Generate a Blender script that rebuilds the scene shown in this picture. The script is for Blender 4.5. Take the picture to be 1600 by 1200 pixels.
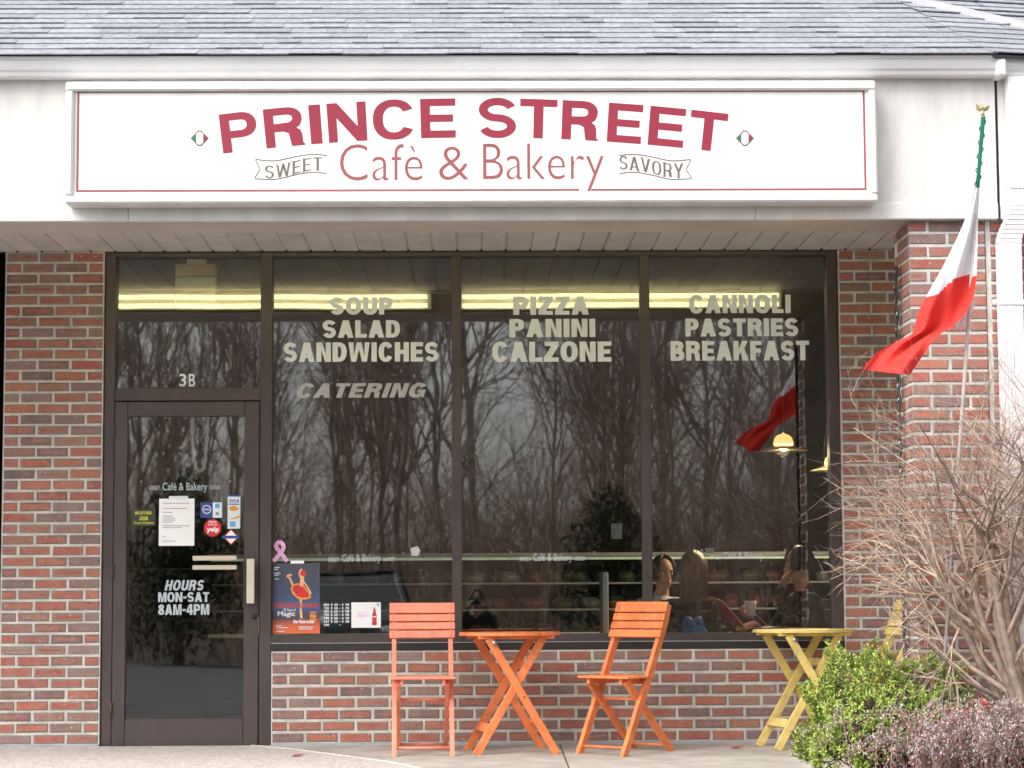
import bpy, bmesh, math, random
from math import sin, cos, pi, radians as rad
from mathutils import Vector, Matrix
from mathutils.geometry import tessellate_polygon
scene = bpy.context.scene
C = scene.collection
for o in list(bpy.data.objects): bpy.data.objects.remove(o)

# ---------------------------------------------------------------- camera
YAW, PITCH, ROLL = rad(1.0), rad(5.39), 0.0055
CAM = Vector((0.0, -14.1, 0.93)); FPX = 3550.0
fw = Vector((sin(YAW)*cos(PITCH), cos(YAW)*cos(PITCH), sin(PITCH)))
rt0 = Vector((cos(YAW), -sin(YAW), 0)); up0 = rt0.cross(fw)
RT = rt0*cos(ROLL)-up0*sin(ROLL); UP = up0*cos(ROLL)+rt0*sin(ROLL)
cd = bpy.data.cameras.new('camera'); cam = bpy.data.objects.new('camera', cd); C.objects.link(cam)
cd.sensor_width = 36; cd.lens = 36*FPX/1600; cd.clip_start = .05; cd.clip_end = 600
cam.matrix_world = Matrix(((RT.x, UP.x, -fw.x, CAM.x), (RT.y, UP.y, -fw.y, CAM.y), (RT.z, UP.z, -fw.z, CAM.z), (0, 0, 0, 1)))
scene.camera = cam
# ---------------------------------------------------------------- sky, sun, exposure
w = bpy.data.worlds.new('World'); scene.world = w; w.use_nodes = True
nt = w.node_tree; bg = nt.nodes['Background']
sky = nt.nodes.new('ShaderNodeTexSky'); sky.sky_type = 'NISHITA'; sky.sun_disc = False
SUN_EL = 48
sky.sun_elevation = rad(SUN_EL); sky.sun_rotation = rad(230); sky.dust_density = 4; sky.air_density = 1.0; sky.altitude = 50
hs = nt.nodes.new('ShaderNodeHueSaturation'); hs.inputs['Saturation'].default_value = .22
nt.links.new(sky.outputs[0], hs.inputs['Color']); nt.links.new(hs.outputs[0], bg.inputs[0])
bg.inputs[1].default_value = .15
sl = bpy.data.lights.new('sun', 'SUN'); sl.energy = .8; sl.angle = rad(40); sl.color = (1, .96, .9)
so = bpy.data.objects.new('sun', sl); C.objects.link(so); so.rotation_euler = (rad(90-SUN_EL), 0, rad(-50))
scene.view_settings.view_transform = 'Standard'; scene.view_settings.look = 'None'
scene.view_settings.gamma = 1; scene.view_settings.exposure = 1.35
scene.render.engine = 'CYCLES'
cy = scene.cycles; cy.use_denoising = True; cy.max_bounces = 8; cy.adaptive_threshold = .02; cy.transparent_max_bounces = 16; cy.glossy_bounces = 5
cy.sample_clamp_indirect = 6

# ---------------------------------------------------------------- helpers
def at(px, py, Y):
    """measuring helper: photo pixel on the plane y=Y -> world point"""
    d = fw*FPX+RT*(px-800)+UP*(600-py); t = (Y-CAM.y)/d.y
    return CAM+d*t
def wmat(o):
    return (wmat(o.parent) @ o.matrix_parent_inverse @ o.matrix_basis) if o.parent else o.matrix_basis.copy()
class MB:
    def __init__(s): s.v = []; s.f = []; s.m = []; s.cur = 0; s.sm = []
    def add(s, vs, fs, smooth=False):
        n = len(s.v); s.v += [tuple(v) for v in vs]
        for f in fs: s.f.append(tuple(i+n for i in f)); s.m.append(s.cur); s.sm.append(smooth)
        return s
    def box(s, x0, x1, y0, y1, z0, z1, M=None):
        vs = [Vector((x, y, z)) for x in (x0, x1) for y in (y0, y1) for z in (z0, z1)]
        if M: vs = [M @ v for v in vs]
        return s.add(vs, [(0, 1, 3, 2), (4, 6, 7, 5), (0, 4, 5, 1), (2, 3, 7, 6), (0, 2, 6, 4), (1, 5, 7, 3)])
    def bbox(s, x0, x1, y0, y1, z0, z1, b=.003, M=None):
        """box with chamfered edges"""
        bm = bmesh.new()
        bmesh.ops.create_cube(bm, size=1)
        for v in bm.verts: v.co = Vector(((x0+x1)/2+v.co.x*(x1-x0), (y0+y1)/2+v.co.y*(y1-y0), (z0+z1)/2+v.co.z*(z1-z0)))
        b = min(b, .45*min(abs(x1-x0), abs(y1-y0), abs(z1-z0)))
        bmesh.ops.bevel(bm, geom=bm.edges[:], offset=b, segments=1, affect='EDGES')
        bm.verts.index_update()
        vs = [(M @ v.co) if M else v.co.copy() for v in bm.verts]
        fs = [[v.index for v in f.verts] for f in bm.faces]; bm.free()
        return s.add(vs, fs)
    def bar(s, a, b, w, d, up=(0, 0, 1), ch=.002):
        """beam from a to b; w across, d along 'up'"""
        a, b = Vector(a), Vector(b); z = (b-a); L = z.length; z.normalize()
        u = Vector(up); x = u.cross(z)
        if x.length < 1e-4: x = Vector((1, 0, 0)).cross(z)
        x.normalize(); y = z.cross(x)
        M = Matrix((( x.x, y.x, z.x, a.x), (x.y, y.y, z.y, a.y), (x.z, y.z, z.z, a.z), (0, 0, 0, 1)))
        return s.bbox(-w/2, w/2, -d/2, d/2, 0, L, ch, M)
    def tube(s, pts, rs, n=6, cap=True, smooth=True):
        pts = [Vector(p) for p in pts]
        if not hasattr(rs, '__len__'): rs = [rs]*len(pts)
        vs = []; fs = []; k = len(pts); x = None
        for i, p in enumerate(pts):
            t = (pts[min(i+1, k-1)]-pts[max(i-1, 0)])
            if t.length < 1e-9: t = Vector((0, 0, 1))
            t.normalize()
            if x is None: x = t.orthogonal()
            x = (x-t*x.dot(t))
            if x.length < 1e-6: x = t.orthogonal()
            x.normalize(); y = t.cross(x)
            for j in range(n):
                a = 2*pi*j/n; vs.append(p+(x*cos(a)+y*sin(a))*rs[i])
        for i in range(k-1):
            for j in range(n):
                fs.append((i*n+j, i*n+(j+1) % n, (i+1)*n+(j+1) % n, (i+1)*n+j))
        if cap: fs.append(tuple(range(n-1, -1, -1))); fs.append(tuple((k-1)*n+j for j in range(n)))
        return s.add(vs, fs, smooth)
    def lathe(s, prof, n=24, c=(0, 0, 0), smooth=True):
        vs = []; fs = []; k = len(prof)
        for r, z in prof:
            for j in range(n): a = 2*pi*j/n; vs.append((c[0]+r*cos(a), c[1]+r*sin(a), c[2]+z))
        for i in range(k-1):
            for j in range(n): fs.append((i*n+j, i*n+(j+1) % n, (i+1)*n+(j+1) % n, (i+1)*n+j))
        return s.add(vs, fs, smooth)
    def prism(s, poly, axis, a, b):
        """extrude a 2-D polygon along axis ('x','y','z') from a to b; poly coords are the other two axes in order"""
        def P(p, t): return {'x': (t, p[0], p[1]), 'y': (p[0], t, p[1]), 'z': (p[0], p[1], t)}[axis]
        n = len(poly); vs = [P(p, a) for p in poly]+[P(p, b) for p in poly]
        fs = [tuple(range(n-1, -1, -1)), tuple(range(n, 2*n))]+[(i, (i+1) % n, n+(i+1) % n, n+i) for i in range(n)]
        return s.add(vs, fs)
    def sphere(s, c, r, n=12, M=None):
        bm = bmesh.new(); bmesh.ops.create_uvsphere(bm, u_segments=n, v_segments=max(6, n*2//3), radius=1)
        r = r if hasattr(r, '__len__') else (r, r, r); bm.verts.index_update()
        vs = []
        for v in bm.verts:
            p = Vector((v.co.x*r[0], v.co.y*r[1], v.co.z*r[2]))
            if M: p = M @ p
            vs.append(p+Vector(c))
        fs = [[v.index for v in f.verts] for f in bm.faces]; bm.free()
        return s.add(vs, fs, True)
    def mesh(s, name, mats, origin=(0, 0, 0)):
        me = bpy.data.meshes.new(name); o = Vector(origin)
        me.from_pydata([Vector(v)-o for v in s.v], [], s.f)
        for m in (mats if isinstance(mats, (list, tuple)) else [mats]): me.materials.append(m)
        me.polygons.foreach_set('material_index', s.m); me.polygons.foreach_set('use_smooth', s.sm)
        bm = bmesh.new(); bm.from_mesh(me); bmesh.ops.recalc_face_normals(bm, faces=bm.faces); bm.to_mesh(me); bm.free()
        me.update(); return me
    def build(s, name, mats, parent=None, origin=(0, 0, 0)):
        return link(name, s.mesh(name, mats, origin), parent, origin)
def link(name, me, parent=None, loc=(0, 0, 0), local=False):
    o = bpy.data.objects.new(name, me); C.objects.link(o); o.location = loc
    if parent:
        o.parent = parent
        if not local: o.matrix_parent_inverse = wmat(parent).inverted()
    return o
def empty(name, loc, rz=0):
    o = bpy.data.objects.new(name, None); C.objects.link(o); o.location = loc; o.rotation_euler.z = rz; o.empty_display_size = .1
    return o
def tag(o, label=None, cat=None, group=None, kind=None):
    if label: o['label'] = label
    if cat: o['category'] = cat
    if group: o['group'] = group
    if kind: o['kind'] = kind
    return o

# ---------------------------------------------------------------- materials
def new_mat(name):
    m = bpy.data.materials.new(name); m.use_nodes = True
    return m, m.node_tree, m.node_tree.nodes['Principled BSDF']
def N(nt, t, **kw):
    n = nt.nodes.new(t)
    for k, v in kw.items(): setattr(n, k, v)
    return n
def mat(name, col, rough=.6, var=.15, scale=12, bump=0, bscale=None, metal=0, spec=.5, col2=None, emit=None, est=0, coord='Object', rand=0, stretch=None, wear=None):
    """plain procedural material: noise-varied colour, optional second colour, bump, per-object variation"""
    m, nt, p = new_mat(name)
    p.inputs['Roughness'].default_value = rough; p.inputs['Metallic'].default_value = metal
    p.inputs['Specular IOR Level'].default_value = spec
    tc = N(nt, 'ShaderNodeTexCoord'); out = tc.outputs[coord]
    oi = N(nt, 'ShaderNodeObjectInfo')
    mp = N(nt, 'ShaderNodeVectorMath', operation='MULTIPLY_ADD'); nt.links.new(out, mp.inputs[0])
    mp.inputs[1].default_value = stretch or (1, 1, 1)
    sc = N(nt, 'ShaderNodeVectorMath', operation='SCALE'); sc.inputs[0].default_value = (13.1, 7.7, 5.3)
    nt.links.new(oi.outputs['Random'], sc.inputs['Scale']); nt.links.new(sc.outputs[0], mp.inputs[2])
    no = N(nt, 'ShaderNodeTexNoise'); no.inputs['Scale'].default_value = scale; no.inputs['Detail'].default_value = 6; no.inputs['Roughness'].default_value = .62
    nt.links.new(mp.outputs[0], no.inputs['Vector'])
    c2 = col2 or tuple(max(0, c*(1-2*var)) for c in col); c1 = col if col2 else tuple(min(1, c*(1+var)) for c in col)
    r = N(nt, 'ShaderNodeValToRGB'); r.color_ramp.elements[0].position = .32; r.color_ramp.elements[1].position = .66
    r.color_ramp.elements[0].color = (*c2, 1); r.color_ramp.elements[1].color = (*c1, 1)
    nt.links.new(no.outputs[0], r.inputs[0]); colout = r.outputs[0]
    if rand:
        h = N(nt, 'ShaderNodeHueSaturation'); mr = N(nt, 'ShaderNodeMapRange')
        mr.inputs[3].default_value = 1-rand; mr.inputs[4].default_value = 1+rand
        nt.links.new(oi.outputs['Random'], mr.inputs[0]); nt.links.new(mr.outputs[0], h.inputs['Value']); nt.links.new(colout, h.inputs['Color']); colout = h.outputs[0]
    if wear:
        nw = N(nt, 'ShaderNodeTexNoise'); nw.inputs['Scale'].default_value = 38; nw.inputs['Detail'].default_value = 5; nt.links.new(mp.outputs[0], nw.inputs['Vector'])
        mw = N(nt, 'ShaderNodeMapRange'); nt.links.new(nw.outputs[0], mw.inputs[0]); mw.inputs[1].default_value = .58; mw.inputs[2].default_value = .70; mw.inputs[4].default_value = .55
        xw = N(nt, 'ShaderNodeMix', data_type='RGBA'); nt.links.new(mw.outputs[0], xw.inputs[0]); nt.links.new(colout, xw.inputs[6]); xw.inputs[7].default_value = (*wear, 1); colout = xw.outputs[2]
    nt.links.new(colout, p.inputs['Base Color'])
    if bump:
        n2 = N(nt, 'ShaderNodeTexNoise'); n2.inputs['Scale'].default_value = bscale or scale*6; n2.inputs['Detail'].default_value = 4
        nt.links.new(mp.outputs[0], n2.inputs['Vector'])
        b = N(nt, 'ShaderNodeBump'); b.inputs['Strength'].default_value = bump; b.inputs['Distance'].default_value = .01
        nt.links.new(n2.outputs[0], b.inputs['Height']); nt.links.new(b.outputs[0], p.inputs['Normal'])
    if emit: p.inputs['Emission Color'].default_value = (*emit, 1); p.inputs['Emission Strength'].default_value = est
    return m
def glass_mat(name, ior, tint=(1, 1, 1), rough=0.014):
    m = bpy.data.materials.new(name); m.use_nodes = True; nt = m.node_tree; nt.nodes.clear()
    out = N(nt, 'ShaderNodeOutputMaterial'); mix = N(nt, 'ShaderNodeMixShader'); tr = N(nt, 'ShaderNodeBsdfTransparent'); gl = N(nt, 'ShaderNodeBsdfGlossy'); fr = N(nt, 'ShaderNodeFresnel')
    tr.inputs[0].default_value = (*tint, 1); gl.inputs['Roughness'].default_value = rough; fr.inputs[0].default_value = ior
    # old glass is never quite flat
    tc = N(nt, 'ShaderNodeTexCoord'); no = N(nt, 'ShaderNodeTexNoise'); no.inputs['Scale'].default_value = 1.3; no.inputs['Detail'].default_value = 1
    b = N(nt, 'ShaderNodeBump'); b.inputs['Strength'].default_value = .12; b.inputs['Distance'].default_value = .012
    nt.links.new(tc.outputs['Object'], no.inputs['Vector']); nt.links.new(no.outputs[0], b.inputs['Height']); nt.links.new(b.outputs[0], gl.inputs['Normal'])
    nt.links.new(fr.outputs[0], mix.inputs[0]); nt.links.new(tr.outputs[0], mix.inputs[1]); nt.links.new(gl.outputs[0], mix.inputs[2]); nt.links.new(mix.outputs[0], out.inputs[0])
    return m
def brick_mat():
    m, nt, p = new_mat('flashed brick'); L = nt.links.new
    p.inputs['Roughness'].default_value = .85; p.inputs['Specular IOR Level'].default_value = .25
    tc = N(nt, 'ShaderNodeTexCoord'); oi = N(nt, 'ShaderNodeObjectInfo')
    off = N(nt, 'ShaderNodeVectorMath', operation='SCALE'); off.inputs[0].default_value = (17.3, 9.1, 23.7); L(oi.outputs['Random'], off.inputs['Scale'])
    v = N(nt, 'ShaderNodeVectorMath', operation='ADD'); L(tc.outputs['Object'], v.inputs[0]); L(off.outputs[0], v.inputs[1])
    def noise(s, d=3):
        n = N(nt, 'ShaderNodeTexNoise'); n.inputs['Scale'].default_value = s; n.inputs['Detail'].default_value = d; L(v.outputs[0], n.inputs['Vector']); return n
    def math_(op, a, b=None, c=None):
        n = N(nt, 'ShaderNodeMath', operation=op)
        for i, q in enumerate((a, b, c)):
            if q is None: continue
            if isinstance(q, (int, float)): n.inputs[i].default_value = q
            else: L(q, n.inputs[i])
        return n.outputs[0]
    sx = N(nt, 'ShaderNodeSeparateXYZ'); L(tc.outputs['Generated'], sx.inputs[0])
    def edge(g, size): return math_('MULTIPLY', math_('MINIMUM', g, math_('SUBTRACT', 1.0, g)), size)
    e = math_('MINIMUM', edge(sx.outputs[0], .19), edge(sx.outputs[2], .054))
    e = math_('ADD', e, math_('MULTIPLY', math_('SUBTRACT', noise(28).outputs[0], .5), .026))
    rnd = oi.outputs['Random']
    r2 = math_('FRACT', math_('MULTIPLY', rnd, 7.31)); r3 = math_('FRACT', math_('MULTIPLY', rnd, 31.7))
    # threshold of the dark flashed rim differs from brick to brick
    mr = N(nt, 'ShaderNodeMapRange', interpolation_type='SMOOTHSTEP'); L(e, mr.inputs[0])
    th = math_('MULTIPLY_ADD', math_('POWER', r2, 1.25), .023, .001); L(th, mr.inputs[1]); L(math_('ADD', th, .0085), mr.inputs[2])
    core = N(nt, 'ShaderNodeValToRGB'); cr = core.color_ramp
    cr.elements[0].position = 0; cr.elements[0].color = (.35, .105, .082, 1); cr.elements[1].position = 1; cr.elements[1].color = (.30, .15, .115, 1)
    for pos, c in ((.3, (.39, .122, .092)), (.55, (.43, .155, .10)), (.8, (.37, .11, .09))):
        q = cr.elements.new(pos); q.color = (*c, 1)
    L(r3, core.inputs[0])
    rim = N(nt, 'ShaderNodeValToRGB'); rr = rim.color_ramp
    rr.elements[0].color = (.15, .112, .105, 1); rr.elements[1].color = (.28, .215, .18, 1)
    q = rr.elements.new(.5); q.color = (.215, .155, .138, 1)
    L(math_('ADD', math_('MULTIPLY', math_('FRACT', math_('MULTIPLY', rnd, 13.7)), .75), math_('MULTIPLY', noise(9).outputs[0], .3)), rim.inputs[0])
    mx = N(nt, 'ShaderNodeMix', data_type='RGBA'); L(mr.outputs[0], mx.inputs[0]); L(rim.outputs[0], mx.inputs[6]); L(core.outputs[0], mx.inputs[7])
    # fine grain, dark pits and specks of mortar
    n3 = noise(160, 4); g = N(nt, 'ShaderNodeMapRange'); L(n3.outputs[0], g.inputs[0]); g.inputs[1].default_value = .3; g.inputs[2].default_value = .7; g.inputs[3].default_value = .72; g.inputs[4].default_value = 1.22
    mg = N(nt, 'ShaderNodeMix', data_type='RGBA', blend_type='MULTIPLY'); mg.inputs[0].default_value = 1; L(mx.outputs[2], mg.inputs[6]); L(g.outputs[0], mg.inputs[7])
    n4 = noise(55, 2); sp = N(nt, 'ShaderNodeMapRange'); L(n4.outputs[0], sp.inputs[0]); sp.inputs[1].default_value = .66; sp.inputs[2].default_value = .75; sp.inputs[4].default_value = .75
    ms = N(nt, 'ShaderNodeMix', data_type='RGBA'); L(sp.outputs[0], ms.inputs[0]); L(mg.outputs[2], ms.inputs[6]); ms.inputs[7].default_value = (.5, .47, .43, 1)
    n5 = noise(14, 4); hz = N(nt, 'ShaderNodeMapRange'); L(n5.outputs[0], hz.inputs[0]); hz.inputs[1].default_value = .38; hz.inputs[2].default_value = .75; hz.inputs[4].default_value = .30
    mh_ = N(nt, 'ShaderNodeMix', data_type='RGBA'); L(hz.outputs[0], mh_.inputs[0]); L(ms.outputs[2], mh_.inputs[6]); mh_.inputs[7].default_value = (.36, .29, .26, 1)
    L(mh_.outputs[2], p.inputs['Base Color'])
    b = N(nt, 'ShaderNodeBump'); b.inputs['Strength'].default_value = .5; b.inputs['Distance'].default_value = .004; L(noise(90, 5).outputs[0], b.inputs['Height']); L(b.outputs[0], p.inputs['Normal'])
    return m

MT = {}
MT['brick'] = brick_mat()
MT['mortar'] = mat('mortar', (.58, .545, .505), .95, .14, 9, .6, 120)
MT['bronze'] = mat('bronze anodised frame', (.062, .046, .044), .42, .12, 3, .05, 40)
MT['bronze_dk'] = mat('dark bronze flashing', (.022, .018, .018), .5, .15, 3)
MT['white'] = mat('white painted trim', (.74, .725, .70), .5, .07, 5, .06, 30, stretch=(1.2, 1, .35))
MT['stucco'] = mat('white stucco panel', (.70, .68, .655), .8, .075, 5, .2, 150, stretch=(1.5, 1, .3))
MT['beige'] = mat('beige beam underside', (.56, .50, .44), .7, .08, 2)
MT['soffit'] = mat('aged white soffit', (.60, .565, .55), .6, .07, 4, rand=.04)
MT['gutter'] = mat('white enamel gutter', (.80, .79, .80), .3, .05, 1.5)
MT['signface'] = mat('white acrylic sign face', (.79, .775, .75), .35, .035, 3, stretch=(1.5, 1, .3))
MT['shingle'] = mat('granulated grey shingle', (.275, .285, .315), .95, .16, 30, .5, 300, rand=.12)
MT['shingle_edge'] = mat('dark underlayer', (.07, .075, .09), .95)
MT['flashing'] = mat('grey metal flashing', (.36, .36, .39), .5, .08, 3)
MT['red'] = mat('red vinyl', (.27, .014, .038), .5, .04, 3)
MT['maroon'] = mat('maroon vinyl', (.30, .075, .08), .5, .04, 3)
MT['taupe'] = mat('taupe vinyl', (.14, .115, .095), .5, .04, 3)
MT['green_v'] = mat('green vinyl', (.03, .14, .11), .5, .04, 3)
MT['letter'] = mat('pale window vinyl', (.84, .92, .85), .6, .05, 6)
MT['letter_gr'] = mat('grey window vinyl', (.46, .49, .48), .6, .08, 6)
MT['letter_bl'] = mat('silver door vinyl', (.68, .76, .80), .6, .06, 6)
MT['paper'] = mat('white paper', (.88, .89, .90), .8, .03, 4)
MT['glass'] = glass_mat('window glass', 2.05, (.95, .97, .96))
MT['concrete'] = mat('sidewalk concrete', (.47, .435, .39), .9, .15, 4.5, .3, 90, col2=(.30, .27, .24), wear=(.36, .33, .30))
def aggregate_mat():
    m, nt, p = new_mat('exposed aggregate'); L = nt.links.new; p.inputs['Roughness'].default_value = .9
    tc = N(nt, 'ShaderNodeTexCoord'); vo = N(nt, 'ShaderNodeTexVoronoi'); vo.inputs['Scale'].default_value = 75; L(tc.outputs['Object'], vo.inputs['Vector'])
    r = N(nt, 'ShaderNodeValToRGB'); r.color_ramp.elements[0].color = (.60, .54, .50, 1); r.color_ramp.elements[1].color = (.32, .275, .255, 1)
    q = r.color_ramp.elements.new(.5); q.color = (.49, .44, .405, 1)
    s = N(nt, 'ShaderNodeSeparateColor'); L(vo.outputs['Color'], s.inputs[0]); L(s.outputs[0], r.inputs[0]); L(r.outputs[0], p.inputs['Base Color'])
    b = N(nt, 'ShaderNodeBump'); b.inputs['Strength'].default_value = .6; b.inputs['Distance'].default_value = .005; b.invert = True; L(vo.outputs['Distance'], b.inputs['Height']); L(b.outputs[0], p.inputs['Normal'])
    return m
MT['aggregate'] = aggregate_mat()
MT['asphalt'] = mat('asphalt', (.11, .11, .11), .95, .2, 3, .4, 120)
MT['mulch'] = mat('bark mulch', (.09, .055, .04), .95, .3, 30, .8, 60)
MT['caulk'] = mat('grey cement fillet', (.33, .35, .38), .9, .1, 5)
MT['coral'] = mat('coral painted wood', (.80, .25, .155), .55, .11, 9, .25, 60, rand=.04, wear=(.74, .36, .27))
MT['orange'] = mat('orange painted wood', (.76, .205, .06), .55, .13, 9, .25, 60, rand=.05, wear=(.70, .33, .19))
MT['yellow'] = mat('yellow painted wood', (.74, .56, .17), .55, .13, 9, .25, 60, rand=.05, wear=(.62, .52, .30))
MT['steel'] = mat('galvanised bolt', (.5, .48, .45), .4, .1, 20, metal=.9)
MT['cream'] = mat('cream enamel', (.62, .54, .43), .4, .05, 5)

def film(name, col, opaque):
    """thin translucent vinyl film"""
    m, nt, p = new_mat(name); p.inputs['Base Color'].default_value = (*col, 1); p.inputs['Roughness'].default_value = .6
    no = N(nt, 'ShaderNodeTexNoise'); no.inputs['Scale'].default_value = 7; tc = N(nt, 'ShaderNodeTexCoord'); nt.links.new(tc.outputs['Object'], no.inputs['Vector'])
    mr = N(nt, 'ShaderNodeMapRange'); nt.links.new(no.outputs[0], mr.inputs[0]); mr.inputs[3].default_value = opaque-.08; mr.inputs[4].default_value = opaque+.08
    tr = N(nt, 'ShaderNodeBsdfTransparent'); mx = N(nt, 'ShaderNodeMixShader'); nt.links.new(mr.outputs[0], mx.inputs[0]); nt.links.new(tr.outputs[0], mx.inputs[1]); nt.links.new(p.outputs[0], mx.inputs[2])
    nt.links.new(mx.outputs[0], nt.nodes['Material Output'].inputs[0]); return m
MT['film'] = film('pale green window film', (.84, .92, .89), .88); MT['film_gr'] = film('worn grey window film', (.60, .62, .61), .68); MT['film_bl'] = film('silver blue door film', (.52, .60, .64), .82)

# ================================================================ GROUND
def walk_z(y): return .04+.02*y
def sheet(name, poly, m, zf, thick=.12, kind='structure', parent=None):
    """slab with the given plan outline, its top following zf(y)"""
    mb = MB(); n = len(poly)
    vs = [(x, y, zf(y)) for x, y in poly]+[(x, y, zf(y)-thick) for x, y in poly]
    fs = [tuple(range(n)), tuple(range(2*n-1, n-1, -1))]+[(i, i+n, (i+1) % n+n, (i+1) % n) for i in range(n)]
    mb.add(vs, fs); o = mb.build(name, m, parent)
    if kind and not parent: o['kind'] = kind
    return o
LOT = lambda y: -.12+.006*(y+2.6)
lot = MB(); lot.add([(-300, -300, -.9), (300, -300, -.9), (300, -80, -.585), (-300, -80, -.585), (300, -2.72, -.12), (-300, -2.72, -.12), (300, 60, -.12), (-300, 60, -.12)], [(0, 1, 2, 3), (3, 2, 4, 5), (5, 4, 6, 7)])
lot = tag(lot.build('parking_lot', MT['asphalt']), kind='structure')
base = tag(MB().box(-6, 6, -2.55, .02, -.2, -.04).build('sidewalk', MT['concrete']), kind='structure')
sheet('slab', [(-6, -2.6), (.507, -2.6), (.522, 0.0), (-6, 0.0)], MT['concrete'], walk_z, .09, parent=base)
sheet('slab', [(.517, -2.6), (1.62, -2.6), (1.62, -1.75), (4.2, -1.75), (4.2, 0), (.532, 0)], MT['concrete'], walk_z, .09, parent=base)
agg = [(-6, -.03), (-1.36, -.03), (-1.10, -.30), (-.80, -.72), (-.50, -1.15), (-.30, -1.55), (-.22, -2.0), (-.20, -2.59), (-6, -2.59)]
sheet('aggregate_paving', agg, MT['aggregate'], lambda y: walk_z(y)+.004, .03, parent=base)
edge = MB()
for (x0, y0), (x1, y1) in zip(agg[1:7], agg[2:8]):
    edge.bar((x0, y0, walk_z(y0)), (x1, y1, walk_z(y1)), .014, .016)
edge.build('paving_edge_strip', mat('pale edging', (.62, .58, .53), .9), base)
kerb = MB(); kerb.bbox(-6, 1.6, -2.74, -2.605, -.3, -.012, .015)
tag(kerb.build('kerb', MT['concrete']), kind='structure')
bed = MB(); bed.v = []; G = 18
for j in range(G+1):
    for i in range(G+1):
        x = 1.63+(4.2-1.63)*i/G; y = -4.6+(4.6-1.76)*j/G
        bed.v.append((x, y, -.02+.05*sin(pi*i/G)*sin(pi*j/G)+.012*sin(i*2.3+j*3.1)))
bed.f = [(j*(G+1)+i, j*(G+1)+i+1, (j+1)*(G+1)+i+1, (j+1)*(G+1)+i) for j in range(G) for i in range(G)]; bed.m = [0]*len(bed.f); bed.sm = [True]*len(bed.f)
tag(bed.build('planting_bed', MT['mulch']), kind='structure')

# ================================================================ BRICK WALLS
rb = random.Random(5)
def brick_mesh(L, seed, H=.0525, D=.05):
    r = random.Random(seed); j = lambda a=.0016: r.uniform(-a, a)
    b = .004; mb = MB()
    def ring(x, z, y, jj): return [(-x+j(jj), y, -z+j(jj)), (x+j(jj), y, -z+j(jj)), (x+j(jj), y, z+j(jj)), (-x+j(jj), y, z+j(jj))]
    back = ring(L/2, H/2, D, .0); mid = ring(L/2, H/2, .0045, .0014); fr = ring(L/2-b, H/2-b, 0, .0012)
    fs = [(8, 9, 10, 11)]+[(i+o, (i+1) % 4+o, (i+1) % 4+4+o, i+4+o) for o in (0, 4) for i in range(4)]
    mb.add(back+mid+fr, fs); return mb.mesh('brick', MT['brick'])
BM = {}
def get_brick(L):
    k = round(L, 2)
    if k not in BM: BM[k] = [brick_mesh(k, 100*int(k*1000)+i) for i in range(5)]
    return rb.choice(BM[k])
CH, BLn, JT = .0680, .190, .016
def courses(parent, p0, dx, width, z0, z1, phase=0, normal_rot=0, head=None, first=None):
    """running bond on a face that starts at p0 and runs along unit vector dx; bricks stand 4 mm proud of the mortar"""
    n = int(round((z1-z0)/CH)); ch = (z1-z0)/n; p0 = Vector(p0); dx = Vector(dx)
    nfull = max(1, round(width/(BLn+JT))); pitch = (width+JT*.0)/nfull
    for i in range(n):
        z = z0+ch*(i+.5); segs = []
        if head: segs = head(i)
        elif (i+phase) % 2 == 0: segs = [(k*pitch+JT/2, (k+1)*pitch-JT/2) for k in range(nfull)]
        else:
            segs = [(JT/2, pitch/2-JT/2)]+[((k+.5)*pitch+JT/2, (k+1.5)*pitch-JT/2) for k in range(nfull-1)]+[(width-pitch/2+JT/2, width-JT/2)]
        for a, b in segs:
            if b-a < .02: continue
            a += rb.uniform(-.002, .002); b += rb.uniform(-.002, .002); L = b-a
            me = get_brick(L)
            o = bpy.data.objects.new('brick', me); C.objects.link(o)
            o.location = p0+dx*((a+b)/2)+Vector((0, 0, z-p0.z+rb.uniform(-.0015, .0015))); o.rotation_euler = (rb.uniform(-.006, .006), rb.uniform(-.007, .007), normal_rot)
            o.scale = (L/round(L, 2), 1, 1)
            o.parent = parent; o.matrix_parent_inverse = wmat(parent).inverted()
def wall(label, x0, x1, y0, y1, z0, z1, cat='brick wall', name='brick_wall'):
    mb = MB().box(x0, x1, y0, y1, z0, z1)
    o = mb.build(name, MT['mortar'], None, ((x0+x1)/2, (y0+y1)/2, z0)); tag(o, label, cat); return o
P = .005   # mortar lies this far behind the brick faces
pier = wall('narrow brick pier left of the glass door', -2.912, -2.296, P, .30, .03, 3.10)
courses(pier, (-2.912, 0, .03), (1, 0, 0), .616, .052, 3.10)
knee = wall('low brick wall under the three big windows', -1.245, 2.292, P, .28, .03, .612)
courses(knee, (-1.245, 0, .03), (1, 0, 0), 3.537, .05, .612, 0)
rwall = wall('shaded brick wall strip between the right window and the column', 2.298, 4.2, P, .30, .03, 3.10)
courses(rwall, (2.298, 0, .03), (1, 0, 0), .82, .052, 3.10, 1)
tag(MB().box(-6, -2.96, .02, .3, .03, 3.1).build('neighbour_shopfront', MT['bronze_dk']), 'dark bronze shopfront edge at the left border of the picture', 'shopfront')
for x0, x1, par in ((-2.912, -2.296, pier), (-1.245, 2.292, knee), (2.298, 3.4, rwall)):
    f = MB(); f.prism([(-.045, .02), (0.004, .02), (0.004, .053), (-.012, .05)], 'x', x0, x1); f.build('cement_fillet', MT['caulk'], par)
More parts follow.
